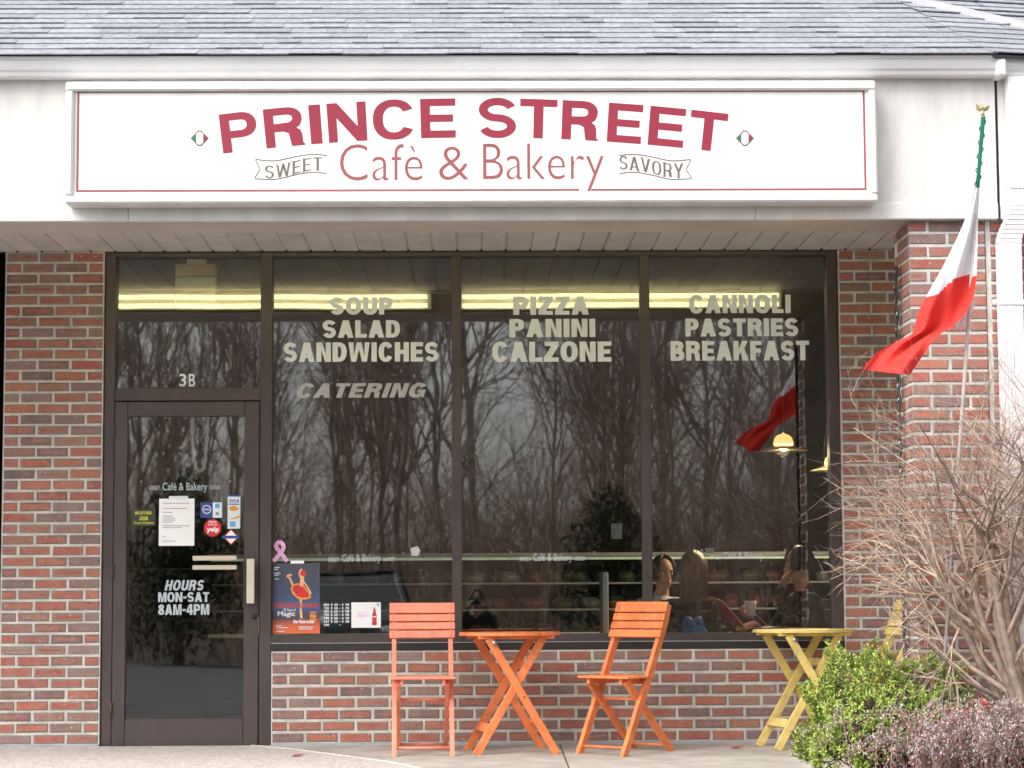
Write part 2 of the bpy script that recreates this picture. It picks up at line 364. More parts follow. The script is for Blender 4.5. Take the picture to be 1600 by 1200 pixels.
# free-standing column carrying the canopy
CX0, CX1, CY0, CY1 = 2.338, 2.752, -2.10, -1.66
col = wall('square brick column behind the Italian flag', CX0+P, CX1-P, CY0+P, CY1-P, -.05, 2.935, 'column', 'brick_column')
def head2(i):
    return [(.004, .199), (.215, .41)] if i % 2 == 0 else [(.004, .094), (.110, .304), (.320, .41)]
courses(col, (CX0, CY0, -.05), (1, 0, 0), .414, -.03, 2.935, head=head2)
def headside(i): return [(.11, .207), (.223, .43)] if i % 2 == 0 else [(.008, .10), (.116, .31), (.326, .43)]
courses(col, (CX0, CY1, -.05), (0, -1, 0), .44, -.03, 2.935, head=headside, normal_rot=-pi/2)
nb = wall('brick wall of the neighbouring shop beside the downspout', 2.7525, 3.5, CY0+.012, -1.7, -.05, 2.935)
courses(nb, (2.770, CY0+.007, -.05), (1, 0, 0), .73, -.03, 2.935, head=lambda i: [(.008, .09), (.106, .3), (.316, .51)] if i % 2 == 0 else [(.008, .2), (.216, .41), (.426, .62)])

# ================================================================ STOREFRONT FRAME, GLASS, DOOR
ZT, GY = 3.072, .075            # top of glass, glass plane
sf = empty('storefront', (0, .06, .03)); tag(sf, 'dark bronze framed shopfront with three tall windows and a transom', 'storefront')
F0, F1 = .018, .125
def frame(x0, x1, z0, z1, name='frame_bar', m='bronze', y0=F0, y1=F1): return MB().bbox(x0, x1, y0, y1, z0, z1, .003).build(name, MT[m], sf)
frame(-2.290, -2.226, .032, 3.098, 'jamb'); frame(-1.3225, -1.249, .032, 3.098, 'mullion'); frame(-.130, -.070, .66, ZT, 'mullion'); frame(1.053, 1.112, .66, ZT, 'mullion')
frame(2.227, 2.292, .66, 3.098, 'jamb')
frame(-2.2255, -1.323, ZT, 3.098, 'head'); frame(-1.2485, 2.2265, ZT+.0005, 3.098, 'head')
frame(-2.2255, -1.323, 2.166, 2.246, 'transom_bar')
for a, b in ((-1.2485, -.1305), (-.0695, 1.0525), (1.1125, 2.2265)): frame(a, b, .662, .712, 'sill_bar')
frame(-1.2485, 2.292, .613, .659, 'flashing', 'bronze_dk', .004, .13)
MB().box(-1.2485, 2.292, -.001, .02, .6595, .664).build('flashing_lip', MT['flashing'], sf)
PANES = {}
def pane(key, x0, x1, z0, z1, parent=sf, y=GY):
    o = MB().box(x0-.006, x1+.006, y, y+.008, z0-.006, z1+.006).build('pane', MT['glass'], parent); PANES[key] = o; return o
pane('t', -2.2255, -1.3235, 2.247, ZT-.001); pane(1, -1.2485, -.1305, .713, ZT); pane(2, -.0695, 1.0525, .713, ZT); pane(3, 1.1125, 2.2265, .713, ZT)
# the glazed door
door = empty('entrance_door', (-2.224, .06, .035)); tag(door, 'dark bronze glass entrance door with opening hours lettering', 'door')
D0, D1 = .012, .066
def dpart(x0, x1, z0, z1, name, y0=D0, y1=D1, m='bronze', b=.004): return MB().bbox(x0, x1, y0, y1, z0, z1, b).build(name, MT[m], door)
DX0, DX1 = -2.223, -1.326
dpart(DX0, -2.143, .036, 2.160, 'stile'); dpart(-1.417, DX1, .036, 2.160, 'stile'); dpart(-2.1425, -1.4175, .036, .206, 'rail'); dpart(-2.1425, -1.4175, 2.068, 2.160, 'rail')
pane('d', -2.143, -1.417, .207, 2.067, door, .035)
for z in (1.98, 1.11, .26):
    h = MB(); h.tube([(-2.226, .004, z-.045), (-2.226, .004, z+.045)], .008, 8); h.tube([(-2.226, .004, z-.05), (-2.226, .004, z+.05)], .005, 8); h.build('hinge', MT['bronze'], door)
hd = MB(); p0 = at(391, 873, -.05); p1 = at(391, 943, -.05); x = p0.x
hd.bbox(x-.022, x+.026, -.052, -.04, p1.z, p0.z, .004); hk = hd.build('pull_handle', MT['cream'], door)
MB().bbox(x-.045, x-.018, -.04, .012, p1.z+.01, p0.z-.01, .003).build('handle_bracket', MT['bronze_dk'], hk)
lk = at(397, 963, .01); l_ = MB(); l_.tube([(lk.x, .013, lk.z), (lk.x, .002, lk.z)], .016, 14); l_.tube([(lk.x, .004, lk.z), (lk.x, -.001, lk.z)], .009, 10); l_.build('lock', MT['bronze_dk'], door)
MB().box(-1.3255, -1.3235, .008, .012, at(405, 992, 0).z, at(405, 964, 0).z).build('strike_plate', MT['steel'], door)
pb = MB(); a = at(301, 868.5, .02); b = at(370, 890, .02)
pb.bbox(a.x, b.x, .014, .034, a.z-.030, a.z, .004); pb.bbox(a.x, b.x, .014, .034, b.z, b.z+.028, .004); pb.build('push_bar', MT['cream'], door)
MB().bbox(-2.142, -1.418, .05, .07, 1.117, 1.127, .002).build('crossbar', MT['bronze'], door)

# ================================================================ CANOPY, SOFFIT, ROOF
can = empty('canopy', (0, -1.9, 2.94)); tag(can, 'white canopy fascia with beam and slatted soffit over the shopfront', 'canopy')
X0, X1 = -6.0, 2.812
def cpart(name, m, *a, b=.004): return MB().bbox(*a, b).build(name, MT[m], can)
cpart('beam', 'beige', X0, X1, -2.118, -1.72, 2.938, 3.24)
cpart('fascia_panel', 'stucco', X0, X1, -2.135, -2.119, 3.024, 3.735, b=.002)
xs = [X0, at(201, 333, -2.15).x, at(1180, 333, -2.15).x, X1]
for a, b in zip(xs, xs[1:]): cpart('trim_board', 'white', a+.001, b-.001, -2.155, -2.119, 2.932, 3.022, b=.005)
k = 0; x = -3.9
while x < 2.9:
    mb = MB(); W = .1525; zb = 3.1035
    mb.prism([(x+.0012, zb), (x+W-.014, zb), (x+W-.009, zb+.007), (x+W-.0012, zb+.007), (x+W-.0012, zb+.014), (x+.0012, zb+.014)], 'y', -1.719, .016)
    mb.build('soffit_panel', MT['soffit'], can)
    v = MB(); v.tube([(x+W-.006, -.004, zb-.001), (x+W-.006, .006, zb-.001)], .007, 6); v.build('vent_notch', MT['bronze_dk'], can); x += W
cpart('soffit_trim', 'white', X0, 2.9, -1.7195, -1.69, 3.085, 3.102, b=.002)
cpart('soffit_deck', 'beige', X0, 4.2, -1.715, .3, 3.125, 3.2)
# right neighbour's fascia, receding behind the downspout, past a dark joint
nf = empty('neighbour_canopy', (3.0, -2.1, 2.94)); tag(nf, 'white fascia of the next shop right of the dark vertical joint', 'canopy')
MB().box(2.813, 2.829, -2.11, -1.9, 2.95, 3.735).build('expansion_joint', MT['bronze_dk'], nf)
MB().bbox(2.83, 4.2, -2.125, -1.72, 2.938, 3.735, .003).build('fascia_panel', MT['stucco'], nf)
MB().bbox(2.83, 4.2, -2.15, -2.126, 2.932, 3.022, .004).build('trim_board', MT['white'], nf)
# gutters
GP = [(-2.137, 3.787), (-2.137, 3.697), (-2.20, 3.695), (-2.215, 3.704), (-2.222, 3.722), (-2.235, 3.732), (-2.246, 3.757), (-2.249, 3.780), (-2.262, 3.784), (-2.262, 3.798), (-2.249, 3.798), (-2.24, 3.762), (-2.15, 3.732), (-2.145, 3.787)]
g = MB(); g.prism(GP, 'x', -6, 2.80); g = g.build('gutter', MT['gutter'], None, (-1.6, -2.2, 3.66)); tag(g, 'long white gutter running above the shop sign', 'gutter')
g2 = MB(); n = len(GP)
def skew(x, p): return (x, p[0]+(x-2.80)*.20, p[1])
g2.add([skew(2.826, p) for p in GP]+[skew(4.2, p) for p in GP], [tuple(range(n-1, -1, -1)), tuple(range(n, 2*n))]+[(i, (i+1) % n, n+(i+1) % n, n+i) for i in range(n)])
g2 = g2.build('gutter', MT['gutter'], None, (3.5, -2.1, 3.66)); tag(g2, 'short white gutter piece receding at the top right corner', 'gutter')
mc = MB(); mc.bbox(2.796, 2.85, -2.268, -2.13, 3.684, 3.802, .012); mc.build('corner_mitre', MT['gutter'], g2)
MB().box(2.70, 2.80, -2.235, -2.16, 3.789, 3.816).build('gutter_strap', MT['bronze_dk'], g2)
# downspout
ds = empty('downspout', (2.95, -2.16, 0)); tag(ds, 'white fluted downspout at the right edge of the picture', 'downspout')
def flute(x0, x1, y0, y1, n=7):
    pts = []
    for i in range(n):
        a = x0+(x1-x0)*i/n; b_ = x0+(x1-x0)*(i+1)/n; pts += [(a+.001, y0), (b_-.004, y0), (b_-.003, y0+.004), (b_, y0+.004)]
    return pts+[(x1, y1), (x0, y1)]
MB().prism(flute(2.862, 2.985, -2.225, -2.157), 'z', 3.02, 3.69).build('upper_pipe', MT['gutter'], ds)
MB().prism(flute(2.800, 2.925, -2.185, -2.112), 'z', -.05, 2.80).build('lower_pipe', MT['gutter'], ds)
el = MB()
for i in range(18):
    t0, t1 = i/18, (i+1)/18; f_ = lambda t: (-.04*(1-cos(pi*t))/2)
    y = -f_(t0)*1.0; z1_, z0_ = 3.02-.22*t0, 3.02-.22*t1-.004; q = .0018 if i % 2 else 0
    sh_ = -.062*(1-cos(pi*t0))/2; el.bbox(2.860-q+sh_, 2.987+q+sh_, -2.225-q+y, -2.155+q*.2+y, z0_, z1_, .004)
el.build('elbow', MT['gutter'], ds)
for z in (2.48, 3.10):
    yy = -2.19 if z < 2.9 else -2.23
    sx_ = -.06 if z < 2.9 else 0; s_ = MB(); s_.bbox(2.82+sx_, 3.02+sx_, yy, yy+.006, z-.014, z+.014, .002); s_.tube([(2.835+sx_, yy-.003, z), (2.835+sx_, yy+.01, z)], .006, 6); s_.build('strap', MT['gutter'], ds)
# roof: courses of separate shingles on a deck
RP = math.atan(.5); EY, EZ = -2.275, 3.797
def roofpt(x, d, h=0): return Vector((x, EY+d*cos(RP)-h*sin(RP), EZ+d*sin(RP)+h*cos(RP)))
rm = MB(); rm.add([roofpt(-6, .03, -.02), roofpt(2.80, .03, -.02), roofpt(2.0, 5, -.02), roofpt(-6, 5, -.02), roofpt(-6, .03, .002), roofpt(2.80, .03, .002), roofpt(2.0, 5, .002), roofpt(-6, 5, .002)], [(3, 2, 1, 0), (4, 5, 6, 7), (0, 1, 5, 4), (1, 2, 6, 5), (2, 3, 7, 6), (3, 0, 4, 7)])
roof = rm.build('shingle_roof', MT['shingle_edge']); tag(roof, 'grey asphalt shingle roof above the white gutter', 'roof')
rs = random.Random(3); SM = {}
def shingle_mesh(wd, lift):
    mb = MB(); e = .131; th = .006
    R = Matrix.Rotation(RP, 4, 'X')
    def q(x, d, h): return R @ Vector((x, d, h))
    mb.add([q(-wd/2, 0, lift), q(wd/2, 0, lift), q(wd/2, e+.012, .001), q(-wd/2, e+.012, .001), q(-wd/2, 0, lift+th), q(wd/2, 0, lift+th), q(wd/2, e+.012, .007), q(-wd/2, e+.012, .007)],
           [(3, 2, 1, 0), (4, 5, 6, 7), (0, 1, 5, 4), (1, 2, 6, 5), (2, 3, 7, 6), (3, 0, 4, 7)])
    return mb.mesh('shingle', MT['shingle'])
cnt = 0; rest = MB()
for c in range(34):
    d = c*.128-.012; x = -3.25-rs.uniform(0, .2); xend = 2.80-max(0, d)*.175
    while x < xend-.05:
        wd = rs.choice([.12, .16, .2, .24, .28, .32, .36]); wd = min(wd, xend-x)
        lift = rs.choice([.0085, .0085, .012])
        if c < 11 and cnt < 300 and x > -2.95:
            k = (round(wd, 2), lift)
            if k not in SM: SM[k] = shingle_mesh(*k)
            o = link('shingle', SM[k], roof, roofpt(x+wd/2, d)); cnt += 1
        else:
            m_ = shingle_mesh(wd, lift); p = roofpt(x+wd/2, d)
            rest.add([p+v.co for v in m_.vertices], [tuple(f.vertices) for f in m_.polygons]); bpy.data.meshes.remove(m_)
        x += wd+.0015
rest.build('shingle_field', MT['shingle'], roof)['kind'] = 'stuff'
# the roof turns away at the right: second slope with long courses, metal strip across it
A19 = .20
def roof2(u, d, h=0):   # u along the receding eave, d up the slope
    e = Vector((2.80+u, EY+u*A19, EZ)); nrm = Vector((-A19, 1, 0)).normalized()
    return e+nrm*(d*cos(RP)-h*sin(RP))+Vector((0, 0, d*sin(RP)+h*cos(RP)))
r2 = MB()
def quad2(mb, u0, u1, d0, d1, h0, h1, t=.006):
    mb.add([roof2(u0-d0*.02, d0, h0), roof2(u1, d0, h0), roof2(u1, d1, h1), roof2(u0-d1*.02, d1, h1), roof2(u0-d0*.02, d0, h0+t), roof2(u1, d0, h0+t), roof2(u1, d1, h1+t), roof2(u0-d1*.02, d1, h1+t)], [(3, 2, 1, 0), (4, 5, 6, 7), (0, 1, 5, 4), (1, 2, 6, 5), (2, 3, 7, 6), (3, 0, 4, 7)])
quad2(r2, -.02, 1.6, -.01, 4.8, -.02, -.02, .02)
r2 = r2.build('shingle_roof', MT['shingle_edge']); tag(r2, 'small roof slope turning away at the top right corner', 'roof')
for c in range(14):
    d = c*.128-.012; u = -.03
    while u < 1.5:
        wd = rs.uniform(.25, .5); m_ = MB(); quad2(m_, u, u+wd-.002, d, d+.14, rs.choice([.009, .014]), .0015); m_.build('shingle', MT['shingle'], r2); u += wd
fl = MB(); a_, b_ = (.02, 1.35), (.62, .42)
for s0, s1 in ((0, 1),):
    pts = [roof2(a_[0]-.09, a_[1], .02), roof2(a_[0]+.06, a_[1]+.05, .02), roof2(b_[0]+.16, b_[1]+.05, .02), roof2(b_[0]+.02, b_[1], .02)]
    fl.add(pts+[p-Vector((0, 0, .018)) for p in pts], [(0, 1, 2, 3), (7, 6, 5, 4), (0, 4, 5, 1), (1, 5, 6, 2), (2, 6, 7, 3), (3, 7, 4, 0)])
fl.build('metal_flashing', MT['flashing'], r2)

# ================================================================ LETTERING
def arc(cx, cy, rx, ry, a0, a1, n=14, e=2.25):
    out = []
    for i in range(n+1):
        a = rad(a0+(a1-a0)*i/n); c, s = cos(a), sin(a)
        out.append((cx+rx*math.copysign(abs(c)**(2/e), c), cy+ry*math.copysign(abs(s)**(2/e), s)))
    return out
def spline(P, n=7):
    out = []
    for i in range(len(P)-1):
        p0, p1, p2, p3 = P[max(i-1, 0)], P[i], P[i+1], P[min(i+2, len(P)-1)]
        for k in range(n):
            t = k/n; out.append(tuple(.5*((2*p1[j])+(-p0[j]+p2[j])*t+(2*p0[j]-5*p1[j]+4*p2[j]-p3[j])*t*t+(-p0[j]+3*p1[j]-3*p2[j]+p3[j])*t**3) for j in (0, 1)))
    return out+[P[-1]]
def ribbon(P, w):
    L, R = [], []
    for i, p in enumerate(P):
        a, b = P[max(i-1, 0)], P[min(i+1, len(P)-1)]; dx, dy = b[0]-a[0], b[1]-a[1]; l = math.hypot(dx, dy) or 1
        ww = w(i/(len(P)-1)) if callable(w) else w
        L.append((p[0]-dy/l*ww/2, p[1]+dx/l*ww/2)); R.append((p[0]+dy/l*ww/2, p[1]-dx/l*ww/2))
    return L+R[::-1]
GW = dict(A=.88, B=.78, C=.82, D=.80, E=.70, F=.66, G=.86, H=.80, K=.86, L=.66, M=.98, N=.82, O=.88, P=.76, R=.82, S=.78, T=.74, U=.80, V=.84, W=1.2, Y=.84, Z=.74)
def glyph(ch, s, t, wf=1.0):
    """heavy grotesque capital: (width, contours), cap height 1, stem s, bar t"""
    w = GW.get(ch, .7)*wf
    if ch == 'I': return s, [[(0, 0), (s, 0), (s, 1), (0, 1)]]
    if ch == '-': return .42, [[(.02, .36), (.40, .36), (.40, .36+t), (.02, .36+t)]]
    if ch in 'EF':
        b = [(0, 0), (w, 0), (w, t), (s, t)] if ch == 'E' else [(0, 0), (s, 0)]
        return w, [b+[(s, .5-t/2), (w*.93, .5-t/2), (w*.93, .5+t/2), (s, .5+t/2), (s, 1-t), (w, 1-t), (w, 1), (0, 1)]]
    if ch == 'L': return w, [[(0, 0), (w, 0), (w, t), (s, t), (s, 1), (0, 1)]]
    if ch == 'T': return w, [[(w/2-s/2, 0), (w/2+s/2, 0), (w/2+s/2, 1-t), (w, 1-t), (w, 1), (0, 1), (0, 1-t), (w/2-s/2, 1-t)]]
    if ch == 'H': return w, [[(0, 0), (s, 0), (s, .5-t/2), (w-s, .5-t/2), (w-s, 0), (w, 0), (w, 1), (w-s, 1), (w-s, .5+t/2), (s, .5+t/2), (s, 1), (0, 1)]]
    if ch == 'N': return w, [[(0, 0), (s*.95, 0), (s*.95, .62), (w-s*1.08, 0), (w, 0), (w, 1), (w-s*.95, 1), (w-s*.95, .38), (s*1.08, 1), (0, 1)]]
    if ch == 'M': return w, [[(0, 0), (s*.9, 0), (s*.9, .7), (w/2-s*.42, 0), (w/2+s*.42, 0), (w-s*.9, .7), (w-s*.9, 0), (w, 0), (w, 1), (w-s*1.25, 1), (w/2, .34), (s*1.25, 1), (0, 1)]]
    if ch == 'Z': return w, [[(0, 0), (w, 0), (w, t), (s*1.25, t), (w, 1-t), (w, 1), (.03, 1), (.03, 1-t), (w-s*1.25, 1-t), (0, t)]]
    if ch == 'K': return w, [[(0, 0), (s, 0), (s, .27), (s*1.45, .42), (w-s*1.2, 0), (w, 0), (s*2.1, .63), (w-.03, 1), (w-s*1.25, 1), (s, .58), (s, 1), (0, 1)]]
    if ch == 'A':
        k = s*1.06; y0, y1 = .19, .19+t*.9; il = lambda y: k+(w/2-k*.52-0)*y*.98
        apex = .5*s*1.12
        L = lambda y: (w/2-apex)*y      # outer left edge
        return w, [[(0, 0), (k, 0), (L(y0)+k, y0), (w-L(y0)-k, y0), (w-k, 0), (w, 0), (w/2+apex, 1), (w/2-apex, 1)], [(L(y1)+k, y1), (w/2, min(.86, y1+(w/2-L(y1)-k)*1/(w/2-apex)*1.0)), (w-L(y1)-k, y1)]]
    if ch == 'V': return w, [[(w/2-s*.55, 0), (w/2+s*.55, 0), (w, 1), (w-s*1.06, 1), (w/2, .26), (s*1.06, 1), (0, 1)]]
    if ch == 'W':
        k = s*.95; q = w/4
        return w, [[(q-k*.5, 0), (q+k*.5, 0), (w/2, .66), (w-q-k*.5, 0), (w-q+k*.5, 0), (w, 1), (w-k, 1), (w-q-.0, .30), (w/2+k*.48, 1), (w/2-k*.48, 1), (q, .30), (k, 1), (0, 1)]]
    if ch == 'Y': return w, [[(w/2-s/2, 0), (w/2+s/2, 0), (w/2+s/2, .40), (w, 1), (w-s*1.12, 1), (w/2, .60), (s*1.12, 1), (0, 1), (w/2-s/2, .40)]]
    if ch == 'O': return w, [arc(w/2, .5, w/2, .515, 0, 350, 35), arc(w/2, .5, w/2-s, .515-t, 0, 350, 35)]
    if ch == 'C': return w, [arc(w/2, .5, w/2, .515, 28, 332, 30)+arc(w/2, .5, w/2-s, .515-t, 326, 34, 30)]
    if ch == 'G':
        return w, [arc(w/2, .5, w/2, .515, 30, 312, 28)+[(w-s*.42, .10), (w-s*.34, 0), (w, 0), (w, .53), (w*.52, .53), (w*.52, .53-t*.9), (w-s, .53-t*.9), (w-s*1.02, .32)]+arc(w/2, .5, w/2-s, .515-t, 318, 34, 26)]
    if ch == 'D': return w, [[(0, 0)]+arc(w*.45, .5, w*.55, .5, -90, 90, 18)+[(0, 1)], [(s, t)]+arc(w*.45, .5, w*.55-s, .5-t, -90, 90, 18)+[(s, 1-t)]]
    if ch == 'P': return w, [[(0, 0), (s, 0), (s, .36)]+arc(w*.55, .68, w*.45, .32, -90, 90, 14)+[(0, 1)], [(s, .36+t)]+arc(w*.55, .68, w*.45-s, .32-t, -90, 90, 12)+[(s, 1-t)]]
    if ch == 'R':
        return w, [[(0, 0), (s, 0), (s, .39), (w*.47, .39), (w*.60, .33), (w*.635, .12), (w*.66, 0), (w*1.0, 0), (w*1.0, .03), (w*.955, .07), (w*.94, .30), (w*.90, .40), (w*.80, .455), (w*.90, .52)]+arc(w*.55, .71, w*.41, .29, -30, 90, 10)+[(0, 1)], [(s, .41+t)]+arc(w*.55, .71, w*.41-s, .29-t, -90, 90, 12)+[(s, 1-t)]]
    if ch == 'B':
        return w, [[(0, 0)]+arc(w*.54, .275, w*.46, .275, -90, 50, 12)+[(w*.84, .52)]+arc(w*.52, .755, w*.43, .245, -35, 90, 10)+[(0, 1)], [(s, t)]+arc(w*.54, .275, w*.46-s, .275-t*.97, -90, 90, 10)+[(s, .55-t*.95)], [(s, .55+t*.02)]+arc(w*.52, .77, w*.43-s, .23-t, -90, 90, 10)+[(s, 1-t)]]
    if ch == 'U': return w, [[(0, 1)]+arc(w/2, .36, w/2, .375, 180, 360, 20)+[(w, 1), (w-s, 1)]+arc(w/2, .36, w/2-s, .375-t, 360, 180, 18)+[(s, 1)]]
    if ch == 'S':
        ry = (.5-t/2)/2+.004; rx = w/2-s/2; U = arc(w/2, .5+ry, rx, ry, 18, 270, 22, 2.0); D_ = arc(w/2, .5-ry, rx, ry, 90, -162, 22, 2.0)[1:]; q = U+D_; out = []
        L_, R_ = [], []
        for i, p in enumerate(q):
            a_, b_ = q[max(i-1, 0)], q[min(i+1, len(q)-1)]; dx, dy = b_[0]-a_[0], b_[1]-a_[1]; l_ = math.hypot(dx, dy); ww = math.sqrt((t*dx/l_)**2+(s*.93*dy/l_)**2)
            L_.append((p[0]-dy/l_*ww/2, p[1]+dx/l_*ww/2)); R_.append((p[0]+dy/l_*ww/2, p[1]-dx/l_*ww/2))
        return w, [L_+R_[::-1]]
    if ch == '3':
        w = .68; q = [(s*.45, .74), (w*.22, .92), (w*.5, 1-t/2), (w*.86, .86), (w-s*.55, .72), (w*.76, .56), (w*.44, .53), (w*.76, .47), (w-s*.5, .28), (w*.84, .1), (w*.48, t/2), (w*.14, .1), (s*.45, .28)]
        return w, [ribbon(spline(q, 5), min(s, t)*1.02)]
    if ch == '8':
        w = .72; n = 40; hw = []
        for i in range(n+1):
            y = i/n; f = lambda c, r, h: h*math.sqrt(max(0, 1-((y-c)/r)**2)); hw.append((max(f(.29, .29, .5*w), f(.76, .24, .45*w), .30*w if .2 < y < .9 else 0), y))
        return w, [[(w/2+h, y) for h, y in hw]+[(w/2-h, y) for h, y in hw[::-1][1:-1]], arc(w/2, .28, .5*w-s, .29-t, 0, 345, 20), arc(w/2, .765, .45*w-s, .24-t*.9, 0, 345, 20)]
    if ch == '4':
        w = .76; return w, [[(w*.52, 0), (w*.52+s, 0), (w*.52+s, .22), (w, .22), (w, .22+t), (w*.52+s, .22+t), (w*.52+s, 1), (w*.46, 1), (0, .22+t*1.1), (0, .22), (w*.52, .22)], [(s*.85, .22+t), (w*.52, .22+t), (w*.52, .80)]]
    return .4, []
def heavy(text, s=.27, t=.2, gap=.09, wf=1.0, italic=0, word=.45, adv=None):
    V, T = [], []; x = 0
    for ch in text:
        if ch == ' ': x += word; continue
        w_, cs = glyph(ch, s, t, wf); pts = [p for c in cs for p in c]
        tri = tessellate_polygon([[Vector((p[0], p[1], 0)) for p in c] for c in cs])
        n = len(V); V += [(x+p[0]+italic*p[1], p[1]) for p in pts]; T += [tuple(i+n for i in q) for q in tri]
        x += w_+gap
    return V, T
def gill(text, off=0, spacing=1.0, shear=0):
    c = bpy.data.curves.new('t', 'FONT'); c.body = text; c.offset = off; c.space_character = spacing; c.shear = shear; c.resolution_u = 4
    o = bpy.data.objects.new('t', c); C.objects.link(o); bpy.context.view_layer.update()
    me = bpy.data.meshes.new_from_object(o.evaluated_get(bpy.context.evaluated_depsgraph_get()))
    V = [(v.co.x, v.co.y) for v in me.vertices]; T = [tuple(p.vertices) for p in me.polygons]
    bpy.data.objects.remove(o); bpy.data.curves.remove(c); bpy.data.meshes.remove(me); return V, T
def fit(VT, x0, x1, z0, z1, warp=None):
    """scale 2-D text to a rectangle"""
    V, T = VT; ax, bx = min(v[0] for v in V), max(v[0] for v in V); ay, by = min(v[1] for v in V), max(v[1] for v in V)
    out = [(x0+(v[0]-ax)/(bx-ax)*(x1-x0), z0+(v[1]-ay)/(by-ay)*(z1-z0)) for v in V]
    if warp: out = [warp(*p) for p in out]
    return out, T
def decal(name, VT, y, m, parent, label=None):
    V, T = VT; mb = MB(); mb.add([(v[0], y, v[1]) for v in V], T); o = mb.build(name, m, parent)
    if label: o['label'] = label
    return o
def px(rect, Y):
    a = at(rect[0], rect[3], Y); b = at(rect[2], rect[1], Y); return a.x, b.x, a.z, b.z
def write(VT, rect, Y, m, parent, name='lettering', warp=None): return decal(name, fit(VT, *px(rect, Y), warp), Y, MT[m] if isinstance(m, str) else m, parent)
def flat(name, pts, Y, m, parent):
    """flat printed shape from photo pixels on plane Y"""
    mb = MB(); q = [at(p[0], p[1], Y) for p in pts]; tri = tessellate_polygon([[Vector((p.x, p.z, 0)) for p in q]])
    mb.add(q, [tuple(t) for t in tri]); return mb.build(name, MT[m] if isinstance(m, str) else m, parent)
def rectpts(a, b, c, d): return [(a, b), (c, b), (c, d), (a, d)]

# window words (inside face of each pane)
WI = GY+.0105; WO = GY-.0015
for key, items in ((1, (('SOUP', 516, 464, 613, 492), ('SALAD', 504, 500, 625, 528), ('SANDWICHES', 443, 534, 685, 566))),
                   (2, (('PIZZA', 802, 463, 920, 492), ('PANINI', 796, 498, 930, 527), ('CALZONE', 769, 533, 955, 566))),
                   (3, (('CANNOLI', 1077, 460, 1235, 490), ('PASTRIES', 1071, 497, 1247, 526), ('BREAKFAST', 1048, 532, 1264, 564)))):
    for tx, a, b, c, d in items: write(heavy(tx, .30, .215, .10), (a, b, c, d), WO, 'film', PANES[key])
write(heavy('CATERING', .29, .21, .12, italic=.27), (464, 598, 666, 622), WO, 'film_gr', PANES[1])
write(gill('3', .012), (280, 584, 291, 604), GY-.002, 'paper', PANES['t']); write(gill('B', .012), (295, 584, 305, 604), GY-.002, 'paper', PANES['t'])
DI = .035+.0105; DO = .035-.0015
write(heavy('HOURS', .27, .2, .12, italic=.25), (257, 906, 319, 923), DO, 'film_bl', PANES['d'])
write(heavy('MON-SAT', .27, .2, .08), (247, 925, 327, 941), DO, 'film_bl', PANES['d']); write(heavy('8AM-4PM', .27, .2, .08), (247, 944, 327, 961), DO, 'film_bl', PANES['d'])
cafe = gill('Caf\u00e9 & Bakery', .006)
for key, (a, b, c, d), Y in (('d', (254, 754, 324, 770), DO), (1, (534, 866, 595, 881), WO), (2, (833, 865, 894, 880), WO), (3, (1131, 862, 1192, 877), WO)):
    write(cafe, (a, b, c, d), Y, 'film_bl', PANES[key])
    write(heavy('SWEET', .2, .15, .12), (a-21, b+5, a-4, b+12), Y, 'film_gr', PANES[key]); write(heavy('SAVORY', .2, .15, .12), (c+4, b+4, c+21, b+11), Y, 'film_gr', PANES[key])
    for qx in (a-34, c+35):
        p = at(qx, b-2, Y); m_ = MB(); m_.sphere((p.x, Y+.016, p.z), .0085, 10); m_.build('suction_cup', MT['paper'], PANES[key])

# ---------------------------------------------------------------- the shop sign
SY = -2.30
sign = empty('shop_sign', (0, -2.2, 3.0)); tag(sign, 'long white cafe and bakery sign board with arched red lettering', 'sign')
SX0, SX1, SZ0, SZ1 = -2.136, 2.143, 3.002, 3.652
MB().bbox(SX0+.03, SX1-.03, SY+.03, -2.157, SZ0+.03, SZ1-.02, .004).build('cabinet', MT['white'], sign)
for nm, pr in (('frame_rail', [(SX0, SX1, SZ1-.05, SZ1)]), ('frame_rail', [(SX0, SX1, SZ0, SZ0+.042)]), ('frame_stile', [(SX0, SX0+.042, SZ0+.0425, SZ1-.0505)]), ('frame_stile', [(SX1-.042, SX1, SZ0+.0425, SZ1-.0505)])):
    for a, b, c, d in pr: MB().bbox(a, b, SY-.004, -2.16, c, d, .010).build(nm, MT['white'], sign)
FY = SY+.022
MB().box(SX0+.03, SX1-.03, FY, FY+.007, SZ0+.03, SZ1-.04).build('face', MT['signface'], sign)
LY = FY-.0015
l = at(121, 142, LY); r_ = at(1354, 297, LY); th = .0105
gx0, gx1 = at(905, 297, LY).x, at(924, 297, LY).x
bl = MB()
for a, b, c, d in ((l.x, r_.x, l.z-th, l.z), (l.x, gx0, r_.z, r_.z+th), (gx1, r_.x, r_.z, r_.z+th), (l.x, l.x+th, r_.z+th, l.z-th), (r_.x-th, r_.x, r_.z+th, l.z-th)):
    bl.add([(a, LY, c), (b, LY, c), (b, LY, d), (a, LY, d)], [(0, 1, 2, 3)])
bl.build('border_line', MT['maroon'], sign)
RR = 10.4; xc = at(740, 215, LY).x; zb = at(740, 214.5, LY).z
def arch(x, z):
    ph = (x-xc)/RR; v = z-zb; return (xc+(RR+v)*sin(ph), zb-RR+(RR+v)*cos(ph))
